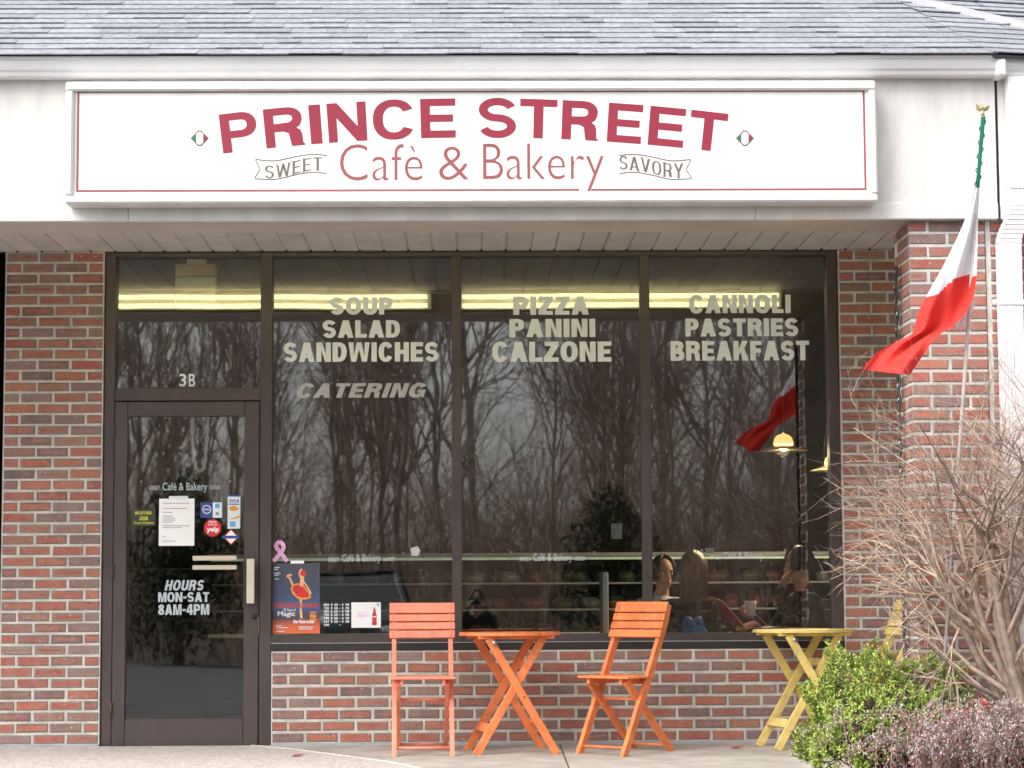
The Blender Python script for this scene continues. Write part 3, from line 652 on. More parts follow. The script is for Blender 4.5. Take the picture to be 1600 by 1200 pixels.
for wd, spans in (('PRINCE', ((348, 404), (416, 477), (486, 504), (514, 574), (584, 646), (658, 712))), ('STREET', ((748, 806), (812, 869), (877, 934), (948, 1001), (1012, 1067), (1075, 1132)))):
    V, T = [], []
    for ch, (a, b) in zip(wd, spans):
        sc_ = 60/(b-a) if ch != 'I' else 1; W_ = (b-a)/60
        vt = heavy(ch, .245/W_*GW.get(ch, .245) if ch != 'I' else .3, .185)
        A = at(a, 214.5, LY).x; B = at(b, 214.5, LY).x; Zt = at(740, 153.5, LY).z
        # subdivide long edges is not needed: the arch is nearly straight within one letter
        q, t_ = fit(vt, A, B, zb-(.003 if ch in 'CS' else 0), Zt+(.003 if ch in 'CS' else 0), arch)
        n_ = len(V); V += q; T += [tuple(i+n_ for i in z) for z in t_]
    decal('lettering', (V, T), LY, MT['red'], sign)
write(gill('Caf\u00e8', -.014), (531, 225, 660, 282), LY, 'maroon', sign); write(gill('&', -.014), (686, 229, 732, 281), LY, 'maroon', sign)
write(gill('Bakery', -.014), (755, 224, 943, 299), LY, 'maroon', sign)
def serif(text):
    V, T = heavy(text, .20, .085, .20); x = 0
    for ch in text:
        w_ = glyph(ch, .20, .085)[0]
        for y in ((.0, .05), (.95, 1.0)):
            xs_ = {'W': ((0, .16), (.5*w_, .16), (w_, .16)) if y[0] else (), 'E': ((.03, .2),), 'T': ((w_/2, .36),) if not y[0] else (), 'A': ((.06, .26), (w_-.06, .26)) if not y[0] else (), 'V': ((.06, .26), (w_-.06, .26)) if y[0] else (), 'R': ((.06, .26),), 'Y': ((w_/2, .32),) if not y[0] else ((.06, .26), (w_-.06, .26))}.get(ch, ())
            for c_, ww in xs_:
                y0, y1 = (y[0]-.05, y[0]-.003) if not y[0] else (1.003, 1.05)
                n_ = len(V); V += [(x+c_-ww/2, y0), (x+c_+ww/2, y0), (x+c_+ww/2, y1), (x+c_-ww/2, y1)]; T += [(n_, n_+1, n_+2), (n_, n_+2, n_+3)]
        x += w_+.20
    return V, T
def wave(x0, x1, amp, drop):
    def f(x, z): u = (x-x0)/(x1-x0); return (x, z+amp*sin((u-.5)*pi*1.15)+0*drop)
    return f
a, b, c, d = px((414, 247, 503, 276), LY); write(serif('SWEET'), (414, 251, 503, 273), LY, 'taupe', sign, warp=wave(a, b, .022, 0))
a, b, c, d = px((968, 245, 1068, 277), LY); write(serif('SAVORY'), (968, 249, 1068, 272), LY, 'taupe', sign, warp=wave(a, b, -.022, 0))
def stroke(name, pts, wpx, m, parent, Y=None):
    Y = LY if Y is None else Y; q = ribbon(spline(pts, 6) if len(pts) > 2 else pts, wpx); return flat(name, q, Y, m, parent)
for mir in (0, 1):
    f = (lambda p: p) if not mir else (lambda p: (1478-p[0]+.5, p[1]))
    for pl in ([(511, 243), (490, 241), (465, 244), (430, 251), (399, 249)], [(511, 271), (488, 269), (462, 273), (430, 280), (398, 279)]):
        stroke('ribbon_line', [f(p) for p in pl], 1.5, 'taupe', sign)
    stroke('ribbon_line', [f(p) for p in [(399, 250), (406, 264)]], 1.4, 'taupe', sign); stroke('ribbon_line', [f(p) for p in [(406, 265), (398, 278)]], 1.4, 'taupe', sign)
for cx_ in (312, 1164):
    cy_ = 216
    flat('emblem', [(cx_-14.5, cy_), (cx_-2.5, cy_-12.3), (cx_+2.5, cy_-12.3), (cx_+14.5, cy_), (cx_+2.5, cy_+12.3), (cx_-2.5, cy_+12.3)], LY+.0005, 'taupe', sign)
    flat('emblem_stripe', [(cx_-12, cy_), (cx_-6, cy_-6.5), (cx_-6, cy_+6.5)], LY-.0004, 'green_v', sign)
    flat('emblem_stripe', [(cx_-5.5, cy_-7), (cx_-1.5, cy_-10), (cx_+1.5, cy_-10), (cx_+5.5, cy_-7), (cx_+5.5, cy_+7), (cx_+1.5, cy_+10), (cx_-1.5, cy_+10), (cx_-5.5, cy_+7)], LY-.0004, 'signface', sign)
    flat('emblem_stripe', [(cx_+12, cy_), (cx_+6, cy_-6.5), (cx_+6, cy_+6.5)], LY-.0004, 'red', sign)

# ---------------------------------------------------------------- fluorescent strips behind the beam (seen mirrored in the glass)
tube_m = mat('lit fluorescent tube', (.9, .85, .5), .5, emit=(1.0, .88, .45), est=3.2)
for (xa, xb), lb in (((-2.75, -.29), 'twin tube fluorescent strip behind the beam above the door and left window'), ((-.10, 2.20), 'twin tube fluorescent strip behind the beam above the middle and right windows')):
    e = empty('fluorescent_fixture', ((xa+xb)/2, -1.7, 3.0)); tag(e, lb, 'light fixture', 'fluorescent strips behind the canopy beam')
    MB().bbox(xa, xb, -1.7185, -1.690, 2.965, 3.083, .004).build('housing', MT['white'], e)
    for z in (3.057, 2.992):
        t_ = MB(); t_.tube([(xa+.03, -1.668, z), (xb-.03, -1.668, z)], .016, 10); t_.build('tube', tube_m, e)

# ================================================================ BISTRO FURNITURE
def chair(loc, rz, m, label, group):
    """folding slatted chair; local -y is forward"""
    e = empty('folding_chair', loc, rz); tag(e, label, 'chair', group)
    def prt(name, mb): return link(name, mb.mesh(name, MT[m]), e, local=True)
    hw = .168
    prof = [(-.245, 0), (-.13, .22), (-.02, .43), (.075, .62), (.145, .77), (.176, .866)]
    for s in (-1, 1):
        mb = MB(); wdt, dep = .026, .046
        vs = []; n = len(prof)
        for i, (y, z) in enumerate(prof):
            a_, b_ = prof[max(i-1, 0)], prof[min(i+1, n-1)]; ty, tz = b_[0]-a_[0], b_[1]-a_[1]; l_ = math.hypot(ty, tz); ny, nz = tz/l_, -ty/l_
            if i == 0: ny, nz = 1, 0
            for sx, sd in ((-1, -1), (1, -1), (1, 1), (-1, 1)): vs.append((s*hw+sx*wdt/2, y+ny*sd*dep/2, z+nz*sd*dep/2))
        fs = [(0, 1, 2, 3), tuple((n-1)*4+k for k in (3, 2, 1, 0))]+[(i*4+k, i*4+(k+1) % 4, i*4+4+(k+1) % 4, i*4+4+k) for i in range(n-1) for k in range(4)]
        mb.add(vs, fs); prt('post', mb)
        mb = MB(); mb.bar((s*(hw-.0265), -.185, .425), (s*(hw-.0265), .235, .0), .024, .044, up=(0, 1, 0)); prt('leg', mb)
        mb = MB(); mb.bbox(s*(hw-.046)-.009, s*(hw-.046)+.009, -.215, .05, .405, .438, .003); prt('seat_rail', mb)
    for i in range(7):
        y0 = -.232+i*.0445; mb = MB(); q = .192 if i < 5 else .150; mb.bbox(-q, q, y0, y0+.0405, .4385, .4535, .004); prt('seat_slat', mb)
    ang = math.atan2(.04, .115)
    for z0, hgt in ((.672, .047), (.7225, .044), (.770, .044), (.8175, .066)):
        zc = z0+hgt/2; yc = .075+(zc-.62)*(.11/.265)-.030
        M = Matrix.Translation((0, yc, zc)) @ Matrix.Rotation(-math.atan(.11/.265), 4, 'X')
        mb = MB(); mb.bbox(-.195, .195, -.008, .008, -hgt/2, hgt/2, .003, M); sl_ = prt('back_slat', mb)
        for s in (-1, 1):
            for dz in (-hgt*.22, hgt*.22):
                p = M @ Vector((s*.172, -.0085, dz)); mb = MB(); mb.tube([p, p+Vector((0, -.001, 0))], .0025, 6); q_ = link('screw', mb.mesh('screw', MT['bronze_dk']), sl_, local=True)
    for (y, z, h_) in ((-.222, .045, hw), (.20, .04, hw-.0265), (-.075, .318, hw-.0265)):
        mb = MB(); mb.tube([(-h_, y, z), (h_, y, z)], .0085, 8); prt('stretcher', mb)
    return e
def table(loc, rz, m, label, group):
    e = empty('folding_table', loc, rz); tag(e, label, 'table', group)
    def prt(name, mb, mm=None): return link(name, mb.mesh(name, MT[mm or m]), e, local=True)
    R_ = .302; ns = 7; wd = 2*R_/ns
    for i in range(ns):       # slats run front to back, cut to the circle
        x0 = -R_+i*wd+.0012; x1 = x0+wd-.0024; pts = []
        yy = lambda x: math.sqrt(max(0, R_*R_-x*x)); K = 6
        xs_ = [x0+(x1-x0)*k/K for k in range(K+1)]
        poly = [(x, -yy(x)) for x in xs_]+[(x, yy(x)) for x in reversed(xs_)]
        mb = MB(); mb.prism(poly, 'z', .688, .706); prt('top_slat', mb)
    for y in (-.19, .19):
        mb = MB(); mb.bbox(-.225, .225, y-.018, y+.018, .668, .6875, .003); prt('batten', mb)
    for s, ys in ((1, (-.205, .205)), (-1, (-.165, .165))):
        for y in ys:
            mb = MB(); mb.bar((-s*.165, y, .672), (s*.235, y, .0), .024, .046, up=(0, 0, 1)); prt('leg', mb)
        k = .16; p = Vector((-s*.165, 0, .672)).lerp(Vector((s*.235, 0, 0)), .83)
        mb = MB(); d_ = Vector((s*.4, 0, -.672)).normalized(); mb.bar(p-d_*.03+Vector((s*.018, ys[0]+.012, .012)), p-d_*.03+Vector((s*.018, ys[1]-.012, .012)), .055, .018, up=d_.cross(Vector((0, 1, 0)))); prt('brace', mb)
        p = Vector((-s*.165, 0, .672)).lerp(Vector((s*.235, 0, 0)), .24)
        if s > 0: continue
        mb = MB(); mb.bar(p+Vector((0, ys[0]+.012, 0)), p+Vector((0, ys[1]-.012, 0)), .045, .016, up=d_.cross(Vector((0, 1, 0)))); prt('brace', mb)
    mb = MB(); mb.tube([(-.135, -.232, .648), (-.135, -.214, .648)], .014, 10); prt('bolt', mb, 'steel')
    mb = MB(); mb.tube([(.035, -.222, .336), (.035, -.15, .336)], .008, 8); prt('bolt', mb)
    return e
CG, TG = 'folding bistro chairs by the windows', 'folding bistro tables by the windows'
chair((-.302, -.56, walk_z(-.80)), rad(2), 'coral', 'coral folding chair facing straight out, left of the orange table', CG)
table((.216, -.545, walk_z(-.75)), rad(10), 'orange', 'round orange folding table between the coral and orange chairs', TG)
chair((.905, -.635, walk_z(-.82)), rad(-43), 'orange', 'orange folding chair turned towards the round orange table', CG)
table((1.985, -.37, walk_z(-.5)), rad(12), 'yellow', 'round yellow folding table half hidden by the green shrub', TG)
chair((2.455, -.52, walk_z(-.7)), rad(-80), 'yellow', 'yellow folding chair mostly hidden behind the brick column', CG)

# ================================================================ NOTICES ON DOOR AND WINDOW
MT['stk_green'] = mat('dark green print', (.035, .05, .02), .6); MT['stk_yel'] = mat('yellow print', (.65, .58, .08), .6)
MT['stk_blue'] = mat('blue print', (.035, .07, .33), .6); MT['stk_sky'] = mat('light blue print', (.12, .42, .72), .6); MT['stk_red'] = mat('red print', (.62, .03, .04), .6)
MT['stk_or'] = mat('orange print', (.8, .33, .04), .6); MT['ink'] = mat('grey ink', (.30, .31, .34), .7); MT['pink'] = mat('pink print', (.85, .45, .78), .6)
dp = PANES['d']; Y = DO-.002
def paper(name, a, b, c, d, m, parent, Y, t=.0015):
    r = px((a, b, c, d), Y); return MB().box(r[0], r[1], Y, Y+t, r[2], r[3]).build(name, MT[m], parent)
n_ = paper('notice', 248, 779, 304, 853, 'paper', dp, Y); paper('tape', 264, 775, 294, 780, 'letter_bl', n_, Y-.001, .0005)
for i, (yy, x1) in enumerate(((786, 296), (794, 292), (800, 270), (806, 270), (809, 274), (812, 274), (815, 270), (821, 296), (824, 284), (838, 259), (845, 274))): flat('text_line', rectpts(254, yy, x1, yy+1.0), Y-.0006, 'ink', n_)
s_ = paper('sticker', 206, 796, 243, 822, 'stk_green', dp, Y); write(heavy('BEDFORD', .24, .18, .1), (211, 799, 237, 804), Y-.0006, 'stk_yel', s_); write(heavy('2011'.replace('2', 'Z').replace('0', 'O').replace('1', 'I'), .24, .18, .1), (218, 807, 231, 813), Y-.0006, 'stk_yel', s_); write(gill('Chamber of Commerce', .02), (209, 814.5, 240, 819), Y-.0006, 'stk_yel', s_)
s_ = paper('sticker', 313, 785, 332, 809, 'stk_blue', dp, Y); flat('seal', [(323+7*cos(a), 796+7*sin(a)) for a in [k*pi/10 for k in range(20)]], Y-.0005, 'letter_bl', s_); flat('seal_centre', [(323+5.6*cos(a), 796+5.6*sin(a)) for a in [k*pi/10 for k in range(20)]], Y-.0008, 'stk_blue', s_); write(heavy('OPEN', .24, .18, .1), (319, 794.5, 327, 797.5), Y-.0011, 'letter_bl', s_)
s_ = paper('sticker', 332.3, 785, 347, 809, 'letter_bl', dp, Y); flat('card_mark', rectpts(336, 787, 343, 794), Y-.0006, 'stk_sky', s_); flat('card_mark', rectpts(337, 800, 342, 805), Y-.0006, 'ink', s_)
s_ = paper('sticker', 355.5, 774, 375.5, 826, 'letter_bl', dp, Y); flat('card_band', rectpts(355.5, 773.5, 375.5, 776), Y-.0006, 'stk_blue', s_); write(heavy('VISA', .26, .2, .1, italic=.2), (358.5, 780, 373, 785.5), Y-.0006, 'stk_blue', s_); flat('card_band', rectpts(357, 787, 374, 788.6), Y-.0006, 'stk_blue', s_)
flat('card_mark', [(365.5+7.5*cos(k*pi/8), 794.5+4*sin(k*pi/8)) for k in range(16)], Y-.0006, 'stk_or', s_); flat('card_mark', [(358, 812), (374, 805), (374, 809), (362, 812)], Y-.0006, 'stk_or', s_); flat('card_mark', rectpts(359, 814.5, 368, 823), Y-.0006, 'stk_sky', s_)
s_ = flat('sticker', [(332+13.5*cos(k*pi/14), 825+13.5*sin(k*pi/14)) for k in range(28)], Y-.0004, 'stk_red', dp); write(gill('yelp', .03), (323, 823, 342, 833), Y-.0009, 'paper', s_); write(gill('PEOPLE', .02), (326, 814, 338, 817), Y-.0009, 'paper', s_); write(gill('LOVE US', .02), (325, 818, 339, 821), Y-.0009, 'paper', s_)
s_ = flat('sticker', [(361, 826.5), (373.5, 839), (361, 851.5), (348.5, 839)], Y-.0003, 'stk_red', dp); flat('sticker_field', [(361, 828.5), (371.5, 839), (361, 849.5), (350.5, 839)], Y-.0006, 'paper', s_); flat('sticker_band', rectpts(347, 837, 374, 841.5), Y-.0009, 'stk_blue', s_)
lp = MB(); q = [at(x, y, .065) for x, y in spline([(301, 652), (301, 680), (302, 708), (306, 730), (312, 736), (319, 730), (322, 705), (324, 680), (325, 652)], 5)]
lp.tube([(p.x, .065+.004*sin(i*1.9), p.z) for i, p in enumerate(q)], [.011+.003*sin(i*2.1) for i in range(len(q))], 8); tag(lp.build('rope_loop', MT['paper'], None, (q[0].x, .065, q[-1].z)), 'white rope loop hanging inside the door glass', 'rope')
# back of an emergency sign in the transom
eb = empty('exit_sign_box', (-1.74, .2, 2.72)); tag(eb, 'cream boxed sign seen from behind in the transom over the door', 'sign box')
cr = mat('aged cream plastic', (.66, .60, .45), .6, .06, 4)
a = px((274, 433, 338, 483), .16); MB().bbox(a[0], a[1], .14, .20, a[2], a[3]-.002, .005).build('housing', cr, eb)
a = px((274, 413, 338, 432.5), .16); MB().bbox(a[0], a[1], .13, .22, a[2], a[3], .008).build('cap', mat('tan cardboard', (.55, .40, .25), .7, .08, 5), eb)
a = px((292, 408, 322, 413), .16); MB().bbox(a[0], a[1], .15, .20, a[2]+.001, 3.09, .004).build('bracket', cr, eb)

# window 1: ribbon, ballet poster, hours list, open sign
wp = PANES[1]; Y = WO-.002
rbn = MB(); q = [at(x, y, Y) for x, y in spline([(449, 877), (437, 862), (431, 853), (437, 847), (443, 853), (440, 862), (427, 877)], 6)]
r1 = ribbon([(p.x, p.z) for p in q[:len(q)//2+1]], .026); r2_ = ribbon([(p.x, p.z) for p in q[len(q)//2:]], .026)
for k, rr in enumerate((r1, r2_)): rbn.add([(p[0], Y+.001*k, p[1]) for p in rr], [tuple(t) for t in tessellate_polygon([[Vector((p[0], p[1], 0)) for p in rr]])])
rbn.build('awareness_ribbon', MT['pink'], wp)
def poster_mat():
    m, nt, p = new_mat('printed poster ground'); L = nt.links.new; p.inputs['Roughness'].default_value = .5
    tc = N(nt, 'ShaderNodeTexCoord'); s = N(nt, 'ShaderNodeSeparateXYZ'); L(tc.outputs['Generated'], s.inputs[0]); no = N(nt, 'ShaderNodeTexNoise'); no.inputs['Scale'].default_value = 14; L(tc.outputs['Object'], no.inputs['Vector'])
    ad = N(nt, 'ShaderNodeMath', operation='MULTIPLY_ADD'); L(no.outputs[0], ad.inputs[0]); ad.inputs[1].default_value = .10; L(s.outputs[2], ad.inputs[2])
    r = N(nt, 'ShaderNodeValToRGB'); L(ad.outputs[0], r.inputs[0]); e = r.color_ramp.elements
    e[0].position = .04; e[0].color = (.9, .2, .08, 1); e[1].position = 1; e[1].color = (.06, .065, .10, 1)
    for ps, c in ((.16, (.62, .12, .05)), (.27, (.08, .05, .06)), (.42, (.06, .10, .25)), (.62, (.05, .07, .13))): k = e.new(ps); k.color = (*c, 1)
    L(r.outputs[0], p.inputs['Base Color']); return m
a = px((426, 880, 500, 990), Y); po = MB().box(a[0], a[1], Y, Y+.002, a[2], a[3]).build('poster', poster_mat(), wp)
paper('tape', 454, 876, 475, 880.5, 'paper', po, Y-.001, .0006)
MT['skinp'] = mat('printed skin tone', (.85, .45, .22), .6)
T0 = Y-.0006
def ps(pts, w, m='skinp', dy=0): stroke('dancer_limb', pts, w, m, po, T0-dy)
flat('tutu', [(458, 913), (466, 911), (474, 914), (484, 926), (486, 934), (478, 937), (466, 936), (457, 928), (454, 919)], T0, 'stk_or', po); flat('tutu_layer', [(459, 915), (467, 913), (474, 917), (482, 927), (483, 933), (474, 934), (464, 932), (457, 922)], T0-.0004, 'stk_red', po)
ps([(470, 936), (470, 952), (471, 966)], 3.6); ps([(458, 916), (453, 904), (449, 900), (456, 898)], 3.4); ps([(471, 916), (472, 906), (472, 899)], 6.0, dy=.0008); ps([(469, 902), (468, 894), (472, 889)], 2.6, dy=.001); ps([(474, 908), (482, 920), (486, 928)], 2.4, dy=.001)
flat('dancer_head', [(474.5+4.3*cos(k*pi/8), 896+4.8*sin(k*pi/8)) for k in range(16)], T0-.0012, 'stk_red', po)
rd = mat('dull red print', (.5, .06, .04), .6)
write(heavy('REDISCOVER', .26, .18, .08), (427, 942, 498, 950), T0, rd, po); write(gill('Magic', .01), (434, 955, 461, 965), T0, 'paper', po); write(gill('25 Years of', 0), (443, 950.5, 462, 955), T0, 'paper', po); write(gill('the Nutcracker', .02), (458, 968, 492, 974), T0, 'paper', po)
for yy in (956, 960, 963, 967): flat('text_line', rectpts(484, yy, 494, yy+2), T0, 'stk_or', po)
for x0, yy, x1 in ((428, 886, 437), (428, 889, 434), (428, 895, 438), (428, 898, 436), (429, 904, 436), (431, 977, 440), (431, 980, 450), (466, 979, 490), (467, 982, 488), (432, 986, 444)): flat('text_line', rectpts(x0, yy, x1, yy+1.3), T0, 'letter_bl', po)
for i, d_ in enumerate(('MON', 'TUE', 'WED', 'THU', 'FRI', 'SAT', 'SUN')):
    y0 = 943+i*5.25; write(heavy(d_, .27, .2, .1), (506, y0, 514, y0+3.8), Y, 'letter_bl', wp)
    if i < 6:
        for tx, xa, xb in (('8', 517, 519.4), ('AM', 522, 527.5), ('-', 530, 531.6), ('4', 534, 536.6), ('PM', 540, 545.5)): write(heavy(tx, .27, .2, .1), (xa, y0 + (1.6 if tx == '-' else 0), xb, y0+(2.4 if tx == '-' else 3.8)), Y, 'letter_bl', wp)
    else: write(heavy('-', .27, .2, .1), (530, y0+1.5, 532, y0+2.6), Y, 'letter_bl', wp)
op = paper('open_card', 549, 941, 595, 981, 'paper', wp, Y, .003); T0 = Y-.0006
write(gill('yes, we\u2019re', .005), (558, 955.5, 577, 959), T0, 'pink', op); write(gill('open', .01), (558, 959.5, 577, 966.5), T0, 'pink', op)
flat('bottle', [(583.4, 951), (586.6, 951), (586.8, 956), (588.6, 962), (588.9, 966), (588, 969), (589, 974), (588.4, 977), (581.6, 977), (581, 974), (582, 969), (581.1, 966), (581.4, 962), (583.2, 956)], T0, 'stk_red', op); flat('bottle_band', rectpts(581.8, 962.5, 588.2, 964.3), T0-.0004, 'paper', op); flat('bottle_cap', rectpts(583.6, 949, 586.4, 950.6), T0, 'ink', op)
cl = MB(); p = at(589, 943, Y); cl.tube([(p.x, Y-.006, p.z), (p.x+.012, Y-.006, p.z-.010)], .004, 6); cl.build('clip', MT['steel'], op)
flat('sticker', [(641, 857), (652, 853), (657, 860), (653, 869), (643, 868)], Y, 'letter_gr', wp); flat('sticker', rectpts(1102, 856, 1116, 864), WI, 'letter_gr', PANES[3]); flat('sticker', rectpts(955, 818, 972, 842), WI, 'letter_gr', PANES[2])

# ================================================================ FLAG, LIGHT CABLE
FYp = -2.72
fl = empty('flag', (at(1500, 600, FYp).x, FYp, 0)); tag(fl, 'Italian flag on a leaning pole with the cloth blown to the left', 'flag')
pt, pbm = at(1535.5, 181, FYp), at(1507, 590, FYp); dirp = (pbm-pt); pend = pt+dirp*(pt.z+.05)/(pt.z-pbm.z)
mb = MB(); mb.tube([pt, pend], [.0095, .0105], 10); mb.build('pole', mat('grey weathered pole', (.42, .38, .37), .5, .12, 9), fl)
mb = MB(); q = pt
mb.tube([q, q+Vector((0, 0, .03))], [.011, .006], 8); mb.sphere(q+Vector((-.004, 0, .042)), (.010, .008, .014), 8)
for s_, dz in ((-1, .03), (1, .016)): mb.add([q+Vector((0, -.003, .035)), q+Vector((s_*.036, -.004, .048+dz*.6)), q+Vector((s_*.030, .003, .030)), q+Vector((s_*.012, .004, .022)), q+Vector((0, .004, .03))], [(0, 1, 2, 3), (0, 3, 4)])
mb.sphere(q+Vector((-.007, 0, .058)), .007, 8); mb.build('finial', mat('gilt eagle finial', (.55, .42, .24), .4, .1, 20, metal=.5), fl)
Lp = spline([(1533, 182), (1529, 235), (1524, 288), (1514, 325), (1500, 362), (1474, 415), (1449, 460), (1434, 490), (1426, 520), (1400, 534), (1370, 552), (1344, 577)], 8)
Rp = spline([(1540, 182), (1535, 235), (1531, 288), (1529, 325), (1528, 362), (1527, 400), (1525, 440), (1519, 470), (1500, 500), (1462, 528), (1441, 557), (1422, 586)], 8)
gcl = MB(); NT = 22; nL = len(Lp)
for i in range(nL):
    s = i/(nL-1)
    for j in range(NT+1):
        t = j/NT; X = Lp[i][0]*(1-t)+Rp[i][0]*t; Z = Lp[i][1]*(1-t)+Rp[i][1]*t
        wdt = min(1, max(0, (s-.18)/.35)); env = .2+.8*wdt
        fold = .040*env*sin(t*7.2+s*4.5)+.020*env*sin(t*15-s*7)+.10*max(0, s-.62)*sin(t*3.0+1.2)-.16*max(0, s-.45)**1.2
        if s > .72: fold += .10*(s-.72)/.28*(cos(t*4.6))
        gcl.v.append(at(X, Z, FYp-.018+fold*(1 if s > .16 else .12)))
for i in range(nL-1):
    for j in range(NT):
        t = (j+.5)/NT; y_ = Lp[i][1]*(1-t)+Rp[i][1]*t; x_ = Lp[i][0]*(1-t)+Rp[i][0]*t
        line = 462-(x_-1445)*.5+6*sin((x_-1445)*.09)
        gcl.m.append(0 if y_ < 290+(t-.5)*6 else (1 if y_ < line else 2)); gcl.f.append((i*(NT+1)+j, i*(NT+1)+j+1, (i+1)*(NT+1)+j+1, (i+1)*(NT+1)+j)); gcl.sm.append(True)
def cloth(name, c):
    m, nt, p = new_mat(name); p.inputs['Base Color'].default_value = (*c, 1); p.inputs['Roughness'].default_value = .8; p.inputs['Specular IOR Level'].default_value = .2
    tr = N(nt, 'ShaderNodeBsdfTranslucent'); tr.inputs[0].default_value = (*c, 1); mx = N(nt, 'ShaderNodeMixShader'); mx.inputs[0].default_value = .3
    wv = N(nt, 'ShaderNodeTexNoise'); wv.inputs['Scale'].default_value = 9; tc = N(nt, 'ShaderNodeTexCoord'); nt.links.new(tc.outputs['Object'], wv.inputs['Vector'])
    b = N(nt, 'ShaderNodeBump'); b.inputs['Strength'].default_value = .35; b.inputs['Distance'].default_value = .02; nt.links.new(wv.outputs[0], b.inputs['Height']); nt.links.new(b.outputs[0], p.inputs['Normal'])
    out = nt.nodes['Material Output']; nt.links.new(p.outputs[0], mx.inputs[1]); nt.links.new(tr.outputs[0], mx.inputs[2]); nt.links.new(mx.outputs[0], out.inputs[0]); return m
FM = [cloth('green flag cloth', (.015, .20, .13)), cloth('white flag cloth', (.78, .78, .82)), cloth('red flag cloth', (.72, .055, .045))]
gcl.build('cloth', FM, fl)
fc = MB(); nn = 8
for i in range(nn+1):
    for j in range(nn+1):
        s, t = i/nn, j/nn; X = 1497+(1-s)*10*t+t*18-s*3; Z = 470+s*44-t*s*6
        fc.v.append(at(X, Z, FYp+.035+.015*sin(t*5)))
fc.f = [(i*(nn+1)+j, i*(nn+1)+j+1, (i+1)*(nn+1)+j+1, (i+1)*(nn+1)+j) for i in range(nn) for j in range(nn)]; fc.m = [0]*64; fc.sm = [True]*64
fc.build('cloth_corner', FM[1], fl)
sp = MB(); q = [at(1536-1.2*i/4+5*sin(i*1.05), 185+i*3.6, FYp+.016*cos(i*1.05)) for i in range(30)]; sp.tube(q, .003, 4); sp.build('wrapped_edge', FM[0], fl)
# cable of fairy lights down the column's shaded side
lc = MB(); r_ = random.Random(9)
for s in range(3):
    q = []
    for i in range(110):
        z = 2.72-i*.024; a = i*.42+s*2.09; q.append((2.318-.010*abs(cos(a)), -1.86+.022*sin(a)+.012*sin(i*.13), z))
    lc.tube(q, .0065, 5)
lco = lc.build('fairy_light_cable', mat('dark green cable', (.022, .035, .03), .5, .2, 30), None, (2.31, -1.86, .08)); tag(lco, 'dark green twisted fairy light cable hanging on the column side', 'light cable')
for i in range(34):
    z = 2.70-i*.078; a = r_.uniform(0, 6); mb = MB(); mb.tube([(2.310, -1.86+.02*sin(a), z), (2.302, -1.86+.034*sin(a), z-.016)], [.005, .003], 6); mb.build('bulb', MT['letter_gr'], lco)

# ================================================================ PLANTS
def branch(mb, rng, p, d, L, r, lvl, spec, ns=4, tips=None, sides=(6, 5, 4, 3)):
    """recursive twig: spec[lvl] = (children, length ratio, spread, kink)"""
    pts = [p.copy()]; rs = [r]; k = spec[lvl][3]; q = p.copy(); dd = d.normalized(); n = max(3, int(ns-lvl*.5))
    for i in range(n):
        dd = (dd+Vector((rng.uniform(-k, k), rng.uniform(-k, k), rng.uniform(-k, k)+spec[lvl][4]))).normalized()
        q = q+dd*(L/n); pts.append(q.copy()); rs.append(r*(1-.55*(i+1)/n))
    mb.tube(pts, rs, sides[min(lvl, 3)], cap=(lvl == 0))
    if tips is not None and lvl == len(spec)-1: tips.append((q, dd))
    if lvl+1 >= len(spec): return
    nc = spec[lvl][0]
    for c in range(nc):
        t = .25+.75*(c+rng.random())/nc; i = min(n-1, int(t*n)); f = t*n-i; pp = pts[i].lerp(pts[i+1], min(1, f)); base = (pts[i+1]-pts[i]).normalized()
        ax = base.orthogonal().normalized(); ax.rotate(Matrix.Rotation(rng.uniform(0, 2*pi), 3, base)); sp = spec[lvl][2]*rng.uniform(.7, 1.25)
        nd = (base*cos(sp)+ax*sin(sp)).normalized(); branch(mb, rng, pp, nd, L*spec[lvl][1]*rng.uniform(.7, 1.2), rs[i]*.66, lvl+1, spec, ns, tips, sides)
rg = random.Random(21)
sh = empty('bare_shrub', (2.78, -2.85, 0)); tag(sh, 'large leafless twiggy shrub in front of the brick column', 'shrub')
bm1 = mat('grey shrub bark', (.38, .28, .225), .8, .2, 25, .3, 90); bm2 = mat('pale reddish twig', (.52, .365, .275), .7, .22, 14)
spec = [(7, .60, .75, .10, .05), (5, .60, .72, .16, .03), (4, .58, .7, .20, .02), (3, .55, .65, .22, .03), (0, 0, 0, .25, .02)]
for i, (bx, by, dx, dy, L) in enumerate(((2.80, -2.85, -.16, .0, 1.35), (2.88, -2.80, -.02, .1, 1.5), (2.78, -2.9, -.40, -.1, 1.30), (2.95, -2.85, .22, -.05, 1.4), (2.82, -2.78, -.55, .12, 1.2), (3.0, -2.9, .45, .05, 1.3), (2.80, -2.95, -.28, -.2, 1.2), (2.86, -2.75, -.10, .2, 1.25), (2.84, -2.88, -.33, .05, 1.15), (2.90, -2.92, .08, -.1, 1.2))):
    mb = MB(); branch(mb, rg, Vector((bx, by, -.03)), Vector((dx, dy, 1)), L*1.3, .032-.001*i, 0, spec, 5)
    mx, mz = min(v[0] for v in mb.v), max(v[2] for v in mb.v)     # the crown was clipped at the walk and at head height
    kx = min(1, (2.35-1.74)/max(.01, 2.35-mx)); kz = min(1, (2.22-1.2)/max(.01, mz-1.2))
    mb.v = [(2.35-(2.35-v[0])*kx if v[0] < 2.35 else v[0], v[1], 1.2+(v[2]-1.2)*kz if v[2] > 1.2 else v[2]) for v in mb.v]
    mb.build('stem', bm2 if i % 2 else bm1, sh)
